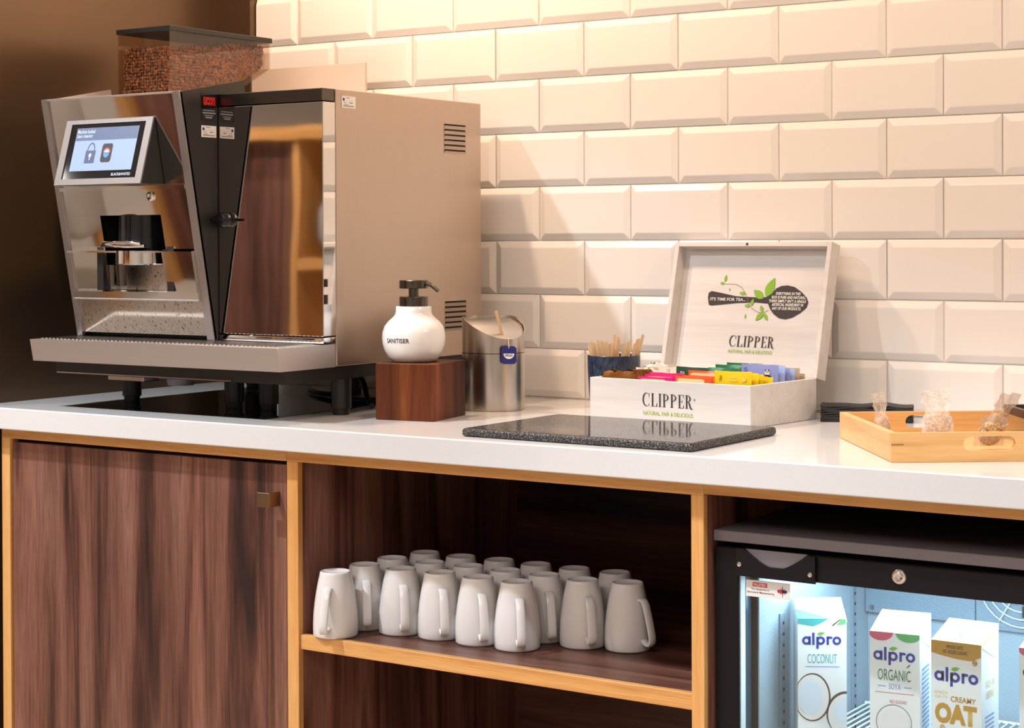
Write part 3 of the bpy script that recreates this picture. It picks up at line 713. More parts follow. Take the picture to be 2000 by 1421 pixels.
# ------------------------------------------------------------------ soap dispenser on wooden block
wbk = MB().box((0, 0, 0), (.1094, .126, .0960), .0012, 2).build('wooden_block', M['acacia'])
wbk.matrix_world = Matrix.Translation((.0942, -.5095, .9003)) @ Matrix.Rotation(.17, 4, 'Z')
tag(wbk, 'dark striped hardwood block under the white sanitiser bottle', 'block')
dp = thing('sanitiser_dispenser', 'round white ceramic sanitiser bottle with gunmetal pump on a wooden block', 'dispenser', (.1276, -.4449, .9966))
prof = [(0, 0), (.034, 0), (.0385, .0012), (.0440, .0075), (.0500, .0180), (.0535, .0290), (.0547, .0400), (.0540, .0500), (.0505, .0605), (.0440, .0690), (.0365, .0755), (.0325, .0800), (.0311, .0850), (.0307, .0935), (.0300, .0945), (.0245, .0946)]
MB().lathe(prof, 48).build('bottle', M['ceramic'], dp, 50)
MB().lathe([(.0247, .0947), (.0247, .1105), (.0240, .1112), (.0100, .1112)], 40).build('collar', M['gunmetal'], dp, 35)
MB().lathe([(.0086, .1113), (.0086, .1250)], 24).build('pump_stem', M['gunmetal'], dp, 35)
MB().lathe([(.0240, .1251), (.0247, .1257), (.0247, .1385), (.0240, .1391)], 40).build('pump_head', M['gunmetal'], dp, 35)
ca = Vector((.834, .553, 0)); cf = Vector((.553, -.834, 0))*.35
spd = (ca+cf).normalized()
MB().tube([spd*.012+Vector((0, 0, .1330)), spd*.026+Vector((0, 0, .1335)), spd*.034+Vector((0, 0, .1300)), spd*.041+Vector((0, 0, .1245)), spd*.0455+Vector((0, 0, .1205))], [.0045, .0042, .0036, .0034, .0034], 12).build('spout', M['gunmetal'], dp, 50)
me = text_mesh('SANITISER', .0455, .0078, bold=.012)
a_mid = math.atan2(-.834, .553) - math.radians(29)
zc = .0335
def rad_at(z):
    for (ra, za), (rb, zb) in zip(prof, prof[1:]):
        if za <= z <= zb and zb > za: return ra+(rb-ra)*(z-za)/(zb-za)
    return .05
for v in me.vertices:
    z = zc+v.co.y; r = rad_at(z)+.0004; a = a_mid+(v.co.x-.0228)/r
    v.co = Vector((r*math.cos(a), r*math.sin(a), z))
link('lettering', me, M['ink'], dp)

# ------------------------------------------------------------------ table bin
BX, BY, BR = .157, -.245, .0567
tb = thing('table_bin', 'small brushed steel table bin with swing lid by the tiles', 'bin', (BX, BY, .9))
MB().lathe([(BR-.001, .0006), (BR-.001, .003), (BR, .0035), (BR, .1020)], 64).build('body', M['bin_steel'], tb, 40)
la = math.atan2(-.834, .553) + math.radians(32)
def collar():
    bm = bmesh.new(); n = 64; lo, hi, hi2, lo2 = [], [], [], []
    for i in range(n):
        a = 2*PI*i/n; c_ = math.cos(a-la)
        zt = .1665 - .0385*max(0, (c_+.35)/1.35)**1.25
        for lst, r, z in ((lo, BR, .1032), (hi, BR, zt), (hi2, BR-.0012, zt), (lo2, BR-.0012, .1032)):
            lst.append(bm.verts.new((r*math.cos(a), r*math.sin(a), z)))
    for i in range(n):
        j = (i+1) % n
        for a, b in ((lo, hi), (hi, hi2), (hi2, lo2)): bm.faces.new((a[i], a[j], b[j], b[i]))
    me = bpy.data.meshes.new('collar'); bm.to_mesh(me); bm.free(); return me
link('collar', collar(), M['bin_steel'], tb, 40)
MB().lathe([(BR-.0006, .1021), (BR-.0006, .1031)], 48).build('seam_ring', M['black'], tb, 40)
def flap():
    bm = bmesh.new(); n = 48; rings = []
    for k in range(8):
        f = 1-k/8.0; row = []
        for i in range(n):
            a = 2*PI*i/n; x, y = (BR-.0024)*f*math.cos(a), (BR-.0024)*f*math.sin(a)
            d = (x*math.cos(la)+y*math.sin(la))/BR
            zz = .1640 - .0385*max(0, (d+.35)/1.35)**1.25 - .0020 + .010*(1-f*f)*max(0, (d+.5)/1.5)
            row.append(bm.verts.new((x, y, zz)))
        rings.append(row)
    for a, b in zip(rings, rings[1:]):
        for i in range(n): bm.faces.new((a[i], a[(i+1) % n], b[(i+1) % n], b[i]))
    bm.faces.new(rings[-1]); me = bpy.data.meshes.new('swing_flap'); bm.to_mesh(me); bm.free(); return me
link('swing_flap', flap(), M['steel'], tb, 60)
# stirrer and tea tag caught in the bin
def stirrer_mesh(l=.110, wd=.0055, th=.0014):
    b = MB(); n = 6; P = []
    for i in range(n+1): a = PI*i/n; P.append((wd/2*math.cos(a), 0, l-wd/2+wd/2*math.sin(a)))
    for i in range(n+1): a = PI+PI*i/n; P.append((wd/2*math.cos(a), 0, wd/2+wd/2*math.sin(a)))
    b.prism(P, (0, th, 0)); me = bpy.data.meshes.new('stirrer'); b.bm.to_mesh(me); b.bm.free(); me.materials.append(M['stick']); return me
STM = stirrer_mesh()
front = Vector((.553, -.834, 0)); right = Vector((.834, .553, 0))
def stick(base, tip, lab, grp, lc=None):
    d = (Vector(tip)-Vector(base)); l = d.length; z = d.normalized(); y = (front - z*front.dot(z)).normalized(); x = y.cross(z)
    s = l/.110
    o = bpy.data.objects.new('stirrer', STM); C.objects.link(o)
    o.matrix_world = Matrix(((x.x, y.x, z.x*s, base[0]), (x.y, y.y, z.y*s, base[1]), (x.z, y.z, z.z*s, base[2]), (0, 0, 0, 1)))
    return tag(o, lab, 'stirrer', grp)
bc = Vector((BX, BY, 0))
stick(bc+front*.038+right*.017+Vector((0, 0, 1.0310)), bc+front*.038+right*.005+Vector((0, 0, 1.0790)), 'wooden stirrer resting on the lid of the steel bin', 'wooden stirrers')
tg = thing('tea_tag', 'navy blue tea bag tag hanging by its string from the steel bin', 'tea tag', tuple(bc+front*.0585+right*.028+Vector((0, 0, .985))))
fo = tg.location
fr = frame(Vector(fo)+right*-.0135+front*.004, right)
pts = [(.004, 0), (.023, 0), (.027, .004), (.027, .028), (.023, .0315), (.004, .0315), (0, .028), (0, .004)]
b = MB(); b.prism([fr @ Vector((x, y, 0)) for x, y in pts], fr.to_3x3() @ Vector((0, 0, .0008))); card = b.build('card', M['navy'], tg, world=True)
decal('bowl_emblem', [ell(.0135, .0185, .0095, .0095, 18, PI, 2*PI)], fr, M['whiteprint'], card, .0011)
text('TETLEY', .0145, .0040, fr @ Matrix.Translation((.0062, .0132, .0014)), M['navy'], card, bold=.03)
p0 = fr @ Vector((.0135, .028, .0012))
MB().tube([tuple(p0), tuple(p0+Vector((0, 0, .006))+right*.0006), tuple(bc+front*.0595+right*.0275+Vector((0, 0, 1.020))), tuple(bc+front*.0575+right*.0275+Vector((0, 0, 1.0315)))], .0006, 6).build('string', M['whiteprint'], tg, world=True)

# ------------------------------------------------------------------ cup of stirrers
CX, CYc = .330, -.112
cup = MB().lathe([(0, .001), (.040, .0005), (.0425, .003), (.0455, .03), (.0475, .070), (.0480, .0945), (.0470, .0955), (.0455, .0945), (.0445, .05), (.040, .006), (0, .006)], 48, caps=False).build('cup', M['denimcup'], None, 40, loc=(CX, CYc, .9002))
tag(cup, 'dark blue glazed cup full of wooden stirrers behind the tea box', 'cup')
cc = Vector((CX, CYc, 0))
SX = [(-.046, 1.0155, -.018), (-.040, 1.0195, .010), (-.033, 1.0185, -.02), (-.028, 1.0215, .018), (-.022, 1.0215, -.005), (-.017, 1.020, -.022), (-.012, 1.0195, .012), (-.008, 1.0165, -.015), (-.003, 1.016, .02),
      (.003, 1.0315, .022), (.010, 1.0275, .028), (.016, 1.010, -.015), (.021, 1.0165, .005), (.027, 1.0205, -.012), (.032, 1.0225, .015), (.038, 1.018, -.02), (.044, 1.0235, .008), (.053, 1.0330, -.004), (-.036, 1.012, .024), (.048, 1.024, .022)]
for i, (dx, zt, dy) in enumerate(SX):
    base = cc + right*(dx*.45) - front*(dy*.6) + Vector((0, 0, .9075+.0022*(i % 4)))
    tip = cc + right*dx - front*(dy) + Vector((0, 0, zt))
    lb = 'thin wooden stirrer standing in the dark blue cup'
    if i == 17: lb = 'wooden stirrer leaning furthest right in the dark blue cup'
    if i == 9: lb = 'tall pale wooden stirrer at the back of the dark blue cup'
    if i == 0: lb = 'wooden stirrer leaning furthest left in the dark blue cup'
    stick(tuple(base), tuple(tip), lb, 'wooden stirrers')

# ------------------------------------------------------------------ tea box with sachets
BW, BD, BH = .324, .2054, .0681
trot = -.110
TBM = Matrix.Translation((.3820, -.2820, .9003)) @ Matrix.Rotation(trot, 4, 'Z')
bx = thing('tea_box', 'open whitewashed wooden tea box with hinged lid and printed front', 'tea box', mtx=TBM)
wl = .0085
MB().box((0, 0, 0), (BW, wl, BH), .0006).build('front_panel', M['whitewood'], bx)
MB().box((0, BD-wl, 0), (BW, BD, BH), .0006).build('back_panel', M['whitewood'], bx)
MB().box((0, wl, 0), (wl, BD-wl, BH), .0006).build('side_panel', M['whitewood'], bx)
MB().box((BW-wl, wl, 0), (BW, BD-wl, BH), .0006).build('side_panel', M['whitewood'], bx)
MB().box((wl, wl, 0), (BW-wl, BD-wl, .006)).build('bottom_panel', M['whitewood'], bx)
for k in (1, 2, 3): MB().box((wl+k*.0768-.0012, wl, .006), (wl+k*.0768+.0012, BD-wl, .040)).build('divider', M['whitewood'], bx)
MB().box((wl, .1005, .006), (BW-wl, .1030, .040)).build('divider', M['whitewood'], bx)
ff = Matrix(((1, 0, 0, 0), (0, 0, -1, 0), (0, 1, 0, 0), (0, 0, 0, 1)))      # (u,v,n) on the front face
def logo(mt, parent, w_, scale_g=1.0):
    P, tw = serif_word('CLIPPER'); s = w_/tw
    decal('lettering', [[(x*s, y*s*1.08) for x, y in p] for p in P], mt, M['inkbrown'], parent, .0005, world=False)
    text('NATURAL, FAIR & DELICIOUS', w_*.99, w_*.075, mt @ Matrix.Translation((w_*.015, -w_*.155, .0005)), M['green_ink'], parent, bold=.008, world=False)
logo(ff @ Matrix.Translation((.1110, .0250, 0)), bx, .1010)
text('®', .004, .004, ff @ Matrix.Translation((.214, .038, .0005)), M['inkbrown'], bx, world=False)
# lid
LT, LH, LDp = math.radians(13.0), .237, .030
lid = bpy.data.objects.new('lid', None)
lm = Matrix.Translation((0, BD, BH)) @ Matrix.Rotation(-LT, 4, 'X')          # local: x along, z up the lid, +y behind
def lidpart(b, name, m, parent=None):
    me = bpy.data.meshes.new(name); b.bm.to_mesh(me); b.bm.free(); me.transform(lm); return link(name, me, m, parent)
b = MB(); b.box((0, .0005+LDp-.006, 0), (BW, LDp+.0005, LH), .0006); lidp = lidpart(b, 'lid', M['whitewood'], bx)
for lo, hi in (((0, .0005, 0), (wl, LDp-.0056, LH)), ((BW-wl, .0005, 0), (BW, LDp-.0056, LH)), ((wl, .0005, LH-wl), (BW-wl, LDp-.0056, LH)), ((wl, .0005, 0), (BW-wl, LDp-.0056, wl))):
    b = MB(); b.box(lo, hi, .0005); lidpart(b, 'lid_rim', M['whitewood'], lidp)
b = MB(); b.lathe([(0, 0), (.0022, 0), (.0022, .001), (0, .001)], 12, mtx=Matrix.Translation((BW*.475, .0004, LH-wl*.5)) @ Matrix.Rotation(PI/2, 4, 'X')); lidpart(b, 'magnet_stud', M['ink'], lidp)
lf = lm @ Matrix(((1, 0, 0, 0), (0, 0, -1, LDp-.0058), (0, 1, 0, 0), (0, 0, 0, 1)))
def pxl(cx, cy):
    """sample of the spoon print: position on the 1795 x 1421 study grid -> lid plane"""
    X, Y = 1360+cx/7.479, 510+cy/7.479; bb = 1-(Y-474)/252.0
    return ((X-1327+27*(1-bb))/309*BW*1.0 + .004, bb*LH - .001)
sp_out = [(135, 500), (145, 430), (190, 402), (330, 425), (560, 470), (860, 482), (1010, 476), (1090, 430), (1150, 350), (1230, 312), (1320, 303), (1420, 325), (1520, 395), (1590, 470), (1615, 535), (1590, 610), (1500, 690), (1390, 755), (1290, 782), (1200, 770), (1120, 715), (1070, 650), (1035, 565), (850, 552), (600, 565), (380, 590), (190, 612), (150, 600)]
decal('spoon_print', [[pxl(x, y) for x, y in sp_out]], lf, M['inkbrown'], lidp, .0004, world=False)
LV = [(390, 262, 415, 160, 20), (385, 285, 318, 285, 20), (465, 395, 462, 355, 10), (700, 430, 612, 425, 26), (770, 605, 690, 600, 26), (785, 605, 825, 500, 24), (965, 495, 825, 375, 58), (1005, 470, 1135, 195, 62), (955, 685, 935, 590, 26), (965, 700, 855, 812, 36), (975, 700, 1030, 805, 28), (700, 790, 712, 715, 10)]
for l in LV: decal('leaf_print', [[pxl(x, y) for x, y in leaf(*l)]], lf, M['leaf'], lidp, .0007, world=False)
vine = [(390, 295), (560, 297), (640, 335), (700, 420), (735, 520), (770, 610), (840, 665), (900, 695), (985, 690), (1040, 660)]
vp = []
for (a, b2) in zip(vine, vine[1:]):
    dx, dy = b2[0]-a[0], b2[1]-a[1]; l = math.hypot(dx, dy); nx, ny = -dy/l*3.2, dx/l*3.2
    vp.append([pxl(a[0]+nx, a[1]+ny), pxl(b2[0]+nx, b2[1]+ny), pxl(b2[0]-nx, b2[1]-ny), pxl(a[0]-nx, a[1]-ny)])
decal('vine_print', vp, lf, M['brown_edge'], lidp, .0006, world=False)
def ltext(s_, x0, yb, x1, ht, m, bold=.0, shear=.0):
    a = pxl(x0, yb); b2 = pxl(x1, yb); wd = b2[0]-a[0]
    text(s_, wd, ht, lf @ Matrix.Translation((a[0], a[1], .0009)), m, lidp, bold=bold, shear=shear, world=False)
ltext("IT'S TIME FOR TEA...", 170, 540, 705, .0056, M['whiteprint'], .012)
for s_, x0, x1, yb in (('EVERYTHING IN THIS', 1150, 1505, 442), ('BOX IS PURE AND NATURAL.', 1090, 1580, 495), ("THERE SIMPLY ISN'T A SINGLE", 1050, 1585, 548), ('ARTIFICIAL INGREDIENT IN', 1090, 1545, 600), ('ANY OF OUR PRODUCTS.', 1092, 1510, 653)):
    ltext(s_, x0, yb, x1, .0052, M['whiteprint'], .02, .12)
q0 = pxl(465, 1190); q1 = pxl(1125, 1190)
P, tw = serif_word('CLIPPER'); s = (q1[0]-q0[0])/tw
decal('lettering', [[(q0[0]+x*s, q0[1]+y*s*1.05) for x, y in p] for p in P], lf, M['inkbrown'], lidp, .0006, world=False)
ltext('NATURAL, FAIR & DELICIOUS', 455, 1285, 1100, .0068, M['green_ink'], .008)
# sachets
def sachet_mesh(wd, ht, th, crumple, seed, m):
    nx, nz = 6, 6; V = []; F = []
    rnd = random.Random(seed)
    for s in (-1, 1):
        for j in range(nz+1):
            for i in range(nx+1):
                u, v = i/nx, j/nz
                bulge = th/2*min(1, 4*u*(1-u)*1.6)*min(1, 4*v*(1-v)*1.4) + .0003
                V.append((u*wd, s*bulge + crumple*rnd.uniform(-1, 1), v*ht + (crumple*2.5*rnd.uniform(-1, 1) if j == nz else 0)))
    k = (nx+1)*(nz+1); idx = lambda s, i, j: s*k + j*(nx+1) + i
    for j in range(nz):
        for i in range(nx):
            F.append((idx(0, i, j), idx(0, i+1, j), idx(0, i+1, j+1), idx(0, i, j+1))); F.append((idx(1, i, j), idx(1, i, j+1), idx(1, i+1, j+1), idx(1, i+1, j)))
    for i in range(nx):
        F.append((idx(0, i, nz), idx(0, i+1, nz), idx(1, i+1, nz), idx(1, i, nz))); F.append((idx(0, i+1, 0), idx(0, i, 0), idx(1, i, 0), idx(1, i+1, 0)))
    for j in range(nz):
        F.append((idx(0, 0, j+1), idx(0, 0, j), idx(1, 0, j), idx(1, 0, j+1))); F.append((idx(0, nx, j), idx(0, nx, j+1), idx(1, nx, j+1), idx(1, nx, j)))
    me = bpy.data.meshes.new('sachet'); me.from_pydata(V, [], F); me.materials.append(m)
    me.polygons.foreach_set('use_smooth', [True]*len(F)); me.set_sharp_from_angle(angle=math.radians(40)); return me
SM = {'brown': mat('brown_foil', (.24, .085, .015), .30, .35), 'cream': mat('cream_paper', (.80, .72, .60), .6), 'pink': mat('magenta_sachet', (.66, .004, .17), .4), 'dgreen': mat('deep_green_sachet', (.012, .060, .035), .4),
      'orange': mat('orange_sachet', (.72, .10, .015), .4), 'green': mat('green_sachet', (.012, .17, .065), .4), 'yellow': mat('yellow_sachet', (.80, .56, .004), .4), 'blue': mat('periwinkle_sachet', (.26, .31, .66), .4), 'lblue': mat('pale_blue_sachet', (.38, .50, .82), .4), 'tan': mat('taupe_sachet', (.45, .34, .25), .45)}
SP = {'yel_lt': mat('pale_yellow_print', (.82, .62, .10), .45), 'cream': mat('cream_print', (.86, .70, .38), .45)}
SW = .0715
cols = [wl+.0022+k*.0768 for k in range(4)]
# colour, column, depth, top above rim, a-shift, label
SACH = [
 ('brown', 0, .020, .0075, 0, 'crumpled brown tea sachet at the front left of the tea box'),
 ('brown', 0, .036, .0090, .004, 'second crumpled brown tea sachet from the front'),
 ('brown', 0, .052, .0085, .002, 'third crumpled brown tea sachet from the front'),
 ('brown', 0, .068, .0080, .006, 'crumpled brown tea sachet furthest back in its row'),
 ('cream', 0, .118, .0120, .001, 'crumpled cream tea sachet at the front of the back left compartment'),
 ('cream', 0, .140, .0150, .001, 'second crumpled cream sachet in the back left compartment'),
 ('cream', 0, .162, .0140, -.001, 'crumpled cream sachet furthest back in the tea box'),
 ('pink', 1, .020, .0045, 0, 'front magenta tea sachet with a yellow panel'),
 ('pink', 1, .034, .0075, .002, 'second magenta tea sachet, behind the front one'),
 ('pink', 1, .050, .0095, .003, 'magenta tea sachet furthest back in its row'),
 ('dgreen', 1, .125, .0150, .004, 'front deep green tea sachet in the back row'),
 ('dgreen', 1, .145, .0130, .001, 'deep green tea sachet behind the front deep green one'),
 ('orange', 2, .020, .0085, 0, 'front orange tea sachet with a pale yellow panel'),
 ('orange', 2, .036, .0090, .001, 'second orange tea sachet, directly behind the front one'),
 ('orange', 2, .052, .0160, .004, 'tallest orange tea sachet, beside the yellow ones'),
 ('green', 2, .115, .0170, .000, 'front mid green tea sachet in the back row with a small panda'),
 ('green', 2, .133, .0215, .004, 'second mid green tea sachet, standing tall in the back row'),
 ('green', 2, .152, .0190, .002, 'third mid green tea sachet in the back row'),
 ('green', 2, .172, .0225, .001, 'mid green tea sachet furthest back, next to the lid'),
 ('yellow', 3, .030, .0195, -.006, 'front bright yellow tea sachet with dark upright lettering'),
 ('yellow', 3, .044, .0170, -.003, 'second yellow tea sachet from the front'),
 ('yellow', 3, .058, .0140, -.002, 'third yellow tea sachet from the front'),
 ('yellow', 3, .071, .0105, .000, 'fourth yellow tea sachet from the front'),
 ('yellow', 3, .084, .0080, .000, 'yellow tea sachet furthest back in its row'),
 ('blue', 3, .112, .0265, -.006, 'front periwinkle blue tea sachet with a panda'),
 ('lblue', 3, .126, .0255, -.003, 'pale blue tea sachet behind the front periwinkle one'),
 ('blue', 3, .141, .0190, -.002, 'second periwinkle blue tea sachet, lower than the front one'),
 ('lblue', 3, .154, .0180, .000, 'pale blue tea sachet beside the taupe one'),
 ('tan', 3, .168, .0185, .000, 'front taupe tea sachet with a panda'),
 ('tan', 3, .186, .0080, .000, 'low taupe tea sachet against the back of the tea box'),
]
for i, (colr, cidx, dpt, top, da, lb) in enumerate(SACH):
    ht = .058; cr = .0021 if colr in ('brown', 'cream') else .0002
    t = thing('tea_sachet', lb, 'tea sachet', mtx=TBM @ Matrix.Translation((cols[cidx]+da, dpt, BH+top-ht)) @ Matrix.Rotation(math.radians(-3+(i*37 % 5)*.8), 4, 'X'), group='tea sachets standing in the tea box')
    link('envelope', sachet_mesh(SW, ht, .0065 if cr > .001 else .0048, cr, i, SM[colr]), None, t)
    fr = ff @ Matrix.Translation((0, 0, .0034))
    if colr == 'yellow':
        decal('panel_print', [rect(.030, ht-.016, .046, ht-.013), rect(.033, ht-.011, .044, ht-.009), ell(.058, ht-.0125, .005, .004, 14)], fr, SP['yel_lt'], t, 0, False)
        text('TEA', .010, .0048, fr @ Matrix.Translation((.0165, ht-.0165, .0002)) @ Matrix.Rotation(PI/2, 4, 'Z'), M['ink'], t, bold=.01, world=False)
    if colr in ('pink', 'orange'):
        decal('panel_print', [[(.006, 0.02), (.060, 0.02), (.060, ht-.0055), (.056, ht-.0035), (.010, ht-.0035), (.006, ht-.0055)]], fr, SP['cream'], t, 0, False)
    if colr in ('blue', 'lblue', 'tan', 'green'):
        px = .052 if colr != 'green' else .026; pz = ht-.014
        decal('panda_body', [ell(px, pz+.001, .0050, .0045, 14)], fr, M['whiteprint'], t, 0, False)
        decal('panda_patches', [ell(px-.0032, pz+.005, .0014, .0014, 8), ell(px+.0030, pz+.0052, .0014, .0014, 8), ell(px-.0012, pz+.0025, .0009, .0011, 8), ell(px+.0018, pz+.0025, .0009, .0011, 8), ell(px, pz-.0042, .0056, .0020, 12), rect(px+.003, pz-.006, px+.0075, pz-.0040)], fr, M['ink'], t, .0003, False)
        if colr == 'blue': text('TEA', .012, .006, fr @ Matrix.Translation((.0125, ht-.0170, .0002)) @ Matrix.Rotation(PI/2, 4, 'Z'), M['alp_blue'], t, world=False)
    if colr == 'dgreen':
        text('TEA', .010, .0045, fr @ Matrix.Translation((.010, ht-.0125, .0002)), M['whiteprint'], t, bold=.01, world=False)

# ------------------------------------------------------------------ granite slab
gs = thing('granite_slab', 'black speckled polished granite board lying on the worktop before the tea box', 'board', (.372, -.6520, .9003), -.012)
MB().box((0, 0, 0), (.405, .276, .0125), .0048, 3).build('slab', M['granite_rough'], gs, 60)
MB().box((.004, .004, .01252), (.401, .272, .01262)).build('polished_face', M['granite'], gs)

# ------------------------------------------------------------------ napkins
NL = ['lowest black paper napkin of the folded stack beside the tea box'] + ['black folded paper napkin inside the stack beside the tea box']*7 + ['topmost black paper napkin of the stack with a wavy fold']
for i in range(9):
    n = 14; V = []; F = []; L_, D_ = .150, .060
    h = .0030
    for j, y in enumerate((0, .02, .04, D_)):
        for k in range(n+1):
            u = k/n
            wv = .0010*math.sin(u*15+i*1.3)*(1 if i > 1 else .2) * min(1, i/4) + (.0012*math.sin(u*9+2) if i == 8 else 0)
            for tz in (0, .0026): V.append((u*L_+(random.uniform(-.0012, .0012) if k in (0, n) else 0), y+random.uniform(-.0006, .0006), i*h+wv+tz))
    row = 2*(n+1)
    for j in range(3):
        for k in range(n):
            a = j*row+2*k; b2 = a+row
            F += [(a, a+2, b2+2, b2), (a+1, b2+1, b2+3, a+3)]
            if j == 0: F.append((a, a+1, a+3, a+2))
            if j == 2: F.append((b2, b2+2, b2+3, b2+1))
        a = j*row; b2 = a+row; F.append((a, b2, b2+1, a+1)); a += 2*n; b2 += 2*n; F.append((a, a+1, b2+1, b2))
    me = bpy.data.meshes.new('napkin'); me.from_pydata(V, [], F)
    o = link('napkin', me, M['napkin'], None, 50); o.matrix_world = Matrix.Translation((.7530, -.1560, .9006)) @ Matrix.Rotation(.36, 4, 'Z')
    tag(o, NL[i], 'napkin', 'black napkins stacked beside the tea box')

# ------------------------------------------------------------------ bamboo tray with biscuits
TRM = Matrix.Translation((1.0630, -.6201, .9003)) @ Matrix.Rotation(.6315, 4, 'Z')
ty = thing('bamboo_tray', 'pale bamboo tray with slotted handles holding wrapped biscuits', 'tray', mtx=TRM)
TWd, TDp, THt, tk = .36, .3116, .0398, .0095
def slotted(y0, y1):
    """long wall with a rounded handle slot"""
    bm = bmesh.new(); cx, cz, hw, hh = .135, .0245, .036, .0098
    n = 8; hole = [(cx+hw-hh+hh*math.cos(-PI/2+PI*i/n), cz+hh*math.sin(-PI/2+PI*i/n)) for i in range(n+1)] + [(cx-hw+hh+hh*math.cos(PI/2+PI*i/n), cz+hh*math.sin(PI/2+PI*i/n)) for i in range(n+1)]
    outer = [(TWd, .0), (TWd, THt), (0, THt), (0, 0)]
    R = {}
    for y in (y0, y1):
        ov = [bm.verts.new((x, y, z)) for x, z in outer]; hv = [bm.verts.new((x, y, z)) for x, z in hole]; R[y] = (ov, hv)
        m_ = len(hv)
        right = hv[:n+1]; left = hv[n+1:]
        fs = [bm.faces.new([ov[0], ov[1]] + right[::-1]), bm.faces.new([ov[2], ov[3]] + left[::-1]), bm.faces.new([ov[1], ov[2], left[0], right[-1]]), bm.faces.new([ov[3], ov[0], right[0], left[-1]])]
    for k in (0, 1):
        a, b2 = R[y0][k], R[y1][k]
        for i in range(len(a)): bm.faces.new((a[i], a[(i+1) % len(a)], b2[(i+1) % len(a)], b2[i]))
    bmesh.ops.recalc_face_normals(bm, faces=bm.faces)
    me = bpy.data.meshes.new('long_side'); bm.to_mesh(me); bm.free(); return me
link('long_side', slotted(0, tk), M['bamboo'], ty); link('long_side', slotted(TDp-tk, TDp), M['bamboo'], ty)
for x0 in (0.0, TWd-tk): MB().box((x0, tk+.0001, 0), (x0+tk, TDp-tk-.0001, THt), .0008).build('short_side', M['bamboo_y'], ty)
MB().box((tk, tk, .004), (TWd-tk, TDp-tk, .009)).build('tray_base', M['bamboo'], ty)
MB().box((.0, -.0002, .0232), (.017, 0.0001, .0252)).build('joint_key', M['brown_edge'], ty)
def packet(name, loc, yaw, tilt, lab, fin=1.0, rolled=False, wd=.046, ht=.072):
    mt = TRM @ Matrix.Translation(loc) @ Matrix.Rotation(yaw, 4, 'Z') @ Matrix.Rotation(tilt, 4, 'X')
    t = thing('biscuit_packet', lab, 'biscuit packet', mtx=mt, group='wrapped biscuits in the bamboo tray')
    V, F = [], []; nu, nv = 10, 12; rnd = random.Random(lab)
    for s in (-1, 1):
        for j in range(nv+1):
            for i in range(nu+1):
                u, v = i/nu, j/nv; body = 1 if v < .52 else max(0, 1-(v-.52)/.12)
                taper = 1-.30*math.sin(PI*min(1, max(0, (v-.40)/.35)))
                x = (u-.5)*wd*(taper if v < .8 else .92); bul = .0085*body*max(0, 1-(2*u-1)**2)*min(1, v*6)
                V.append((x + rnd.uniform(-.0006, .0006), s*(bul+.0003) + .0030*math.sin(u*13+v*5)*(1-body) + rnd.uniform(-.0009, .0009), v*ht))
    k = (nu+1)*(nv+1); idx = lambda s, i, j: s*k+j*(nu+1)+i
    for j in range(nv):
        for i in range(nu):
            F.append((idx(0, i, j), idx(0, i+1, j), idx(0, i+1, j+1), idx(0, i, j+1))); F.append((idx(1, i, j), idx(1, i, j+1), idx(1, i+1, j+1), idx(1, i+1, j)))
    me = bpy.data.meshes.new('wrapper'); me.from_pydata(V, [], F); link('wrapper', me, M['film'], t, 80)
    MB().lathe([(0, -.0050), (.015, -.0050), (.0178, -.003), (.0185, 0), (.0178, .003), (.015, .0048), (0, .0054)], 22, caps=False, mtx=Matrix.Translation((0, 0, .0195)) @ Matrix.Rotation(PI/2, 4, 'X')).build('biscuit', M['biscuit'], t, 60)
    return t
BA = .588-.6315
packet('p', (.030, .150, .0105), .9, -.20, 'clear wrapped biscuit standing nearest the left end of the bamboo tray')
packet('p', (.118, .1900, .0105), -.1, -.28, 'clear wrapped biscuit standing in the middle of the bamboo tray')
packet('p', (.205, .215, .0150), .45, .55, 'clear wrapped biscuit lying at the right of the bamboo tray, behind the slot')
packet('p', (.150, .055, .0150), .2, .35, 'clear wrapped biscuit seen through the front handle slot of the bamboo tray', ht=.045)
# dark tray resting across the back rim
DTM = Matrix.Translation((1.0960, -.2560, .9403)) @ Matrix.Rotation(.61, 4, 'Z')
dt = thing('dark_tray', 'dark stained wooden tray resting across the back of the bamboo tray', 'tray', mtx=DTM)
dw, dd = .30, .14
for lo, hi in (((0, -dd, 0), (.008, 0, .0125)), ((dw-.008, -dd, 0), (dw, 0, .0125)), ((.008, -.008, 0), (dw-.008, 0, .0125)), ((.008, -dd, 0), (dw-.008, -dd+.008, .0125))):
    MB().box(lo, hi, .0008).build('rim', M['darktray'], dt)
MB().box((.008, -dd+.008, 0), (dw-.008, -.008, .003)).build('tray_base', M['darktray'], dt)

# ------------------------------------------------------------------ glass door fridge
YD = -.632
fx0, fx1 = .801, 1.40
fg = thing('glass_door_fridge', 'black under counter drinks fridge with a lit glass door', 'fridge', (1.1, -.35, 0))
MB().box((.7986, YD, .7735), (1.405, -.06, .7890), .0010).build('top_slab', M['fridge_lid'], fg, world=True)
ix0, ix1, iyb = .847, 1.36, -.19
b = MB(); b.box((fx0, YD+.042, .08), (ix0, -.07, .7733)); b.build('side_wall', M['fridge_black'], fg, world=True)
b = MB(); b.box((ix1, YD+.042, .08), (fx1, -.07, .7733)); b.build('side_wall', M['fridge_black'], fg, world=True)
MB().box((ix0+.0002, -.120, .08), (ix1-.0002, -.07, .7733)).build('rear_wall', M['fridge_black'], fg, world=True)
MB().box((ix0+.0002, YD+.042, .745), (ix1-.0002, -.1202, .7733)).build('roof', M['fridge_black'], fg, world=True)
MB().box((ix0+.0002, YD+.042, .08), (ix1-.0002, -.1202, .12)).build('base', M['fridge_black'], fg, world=True)
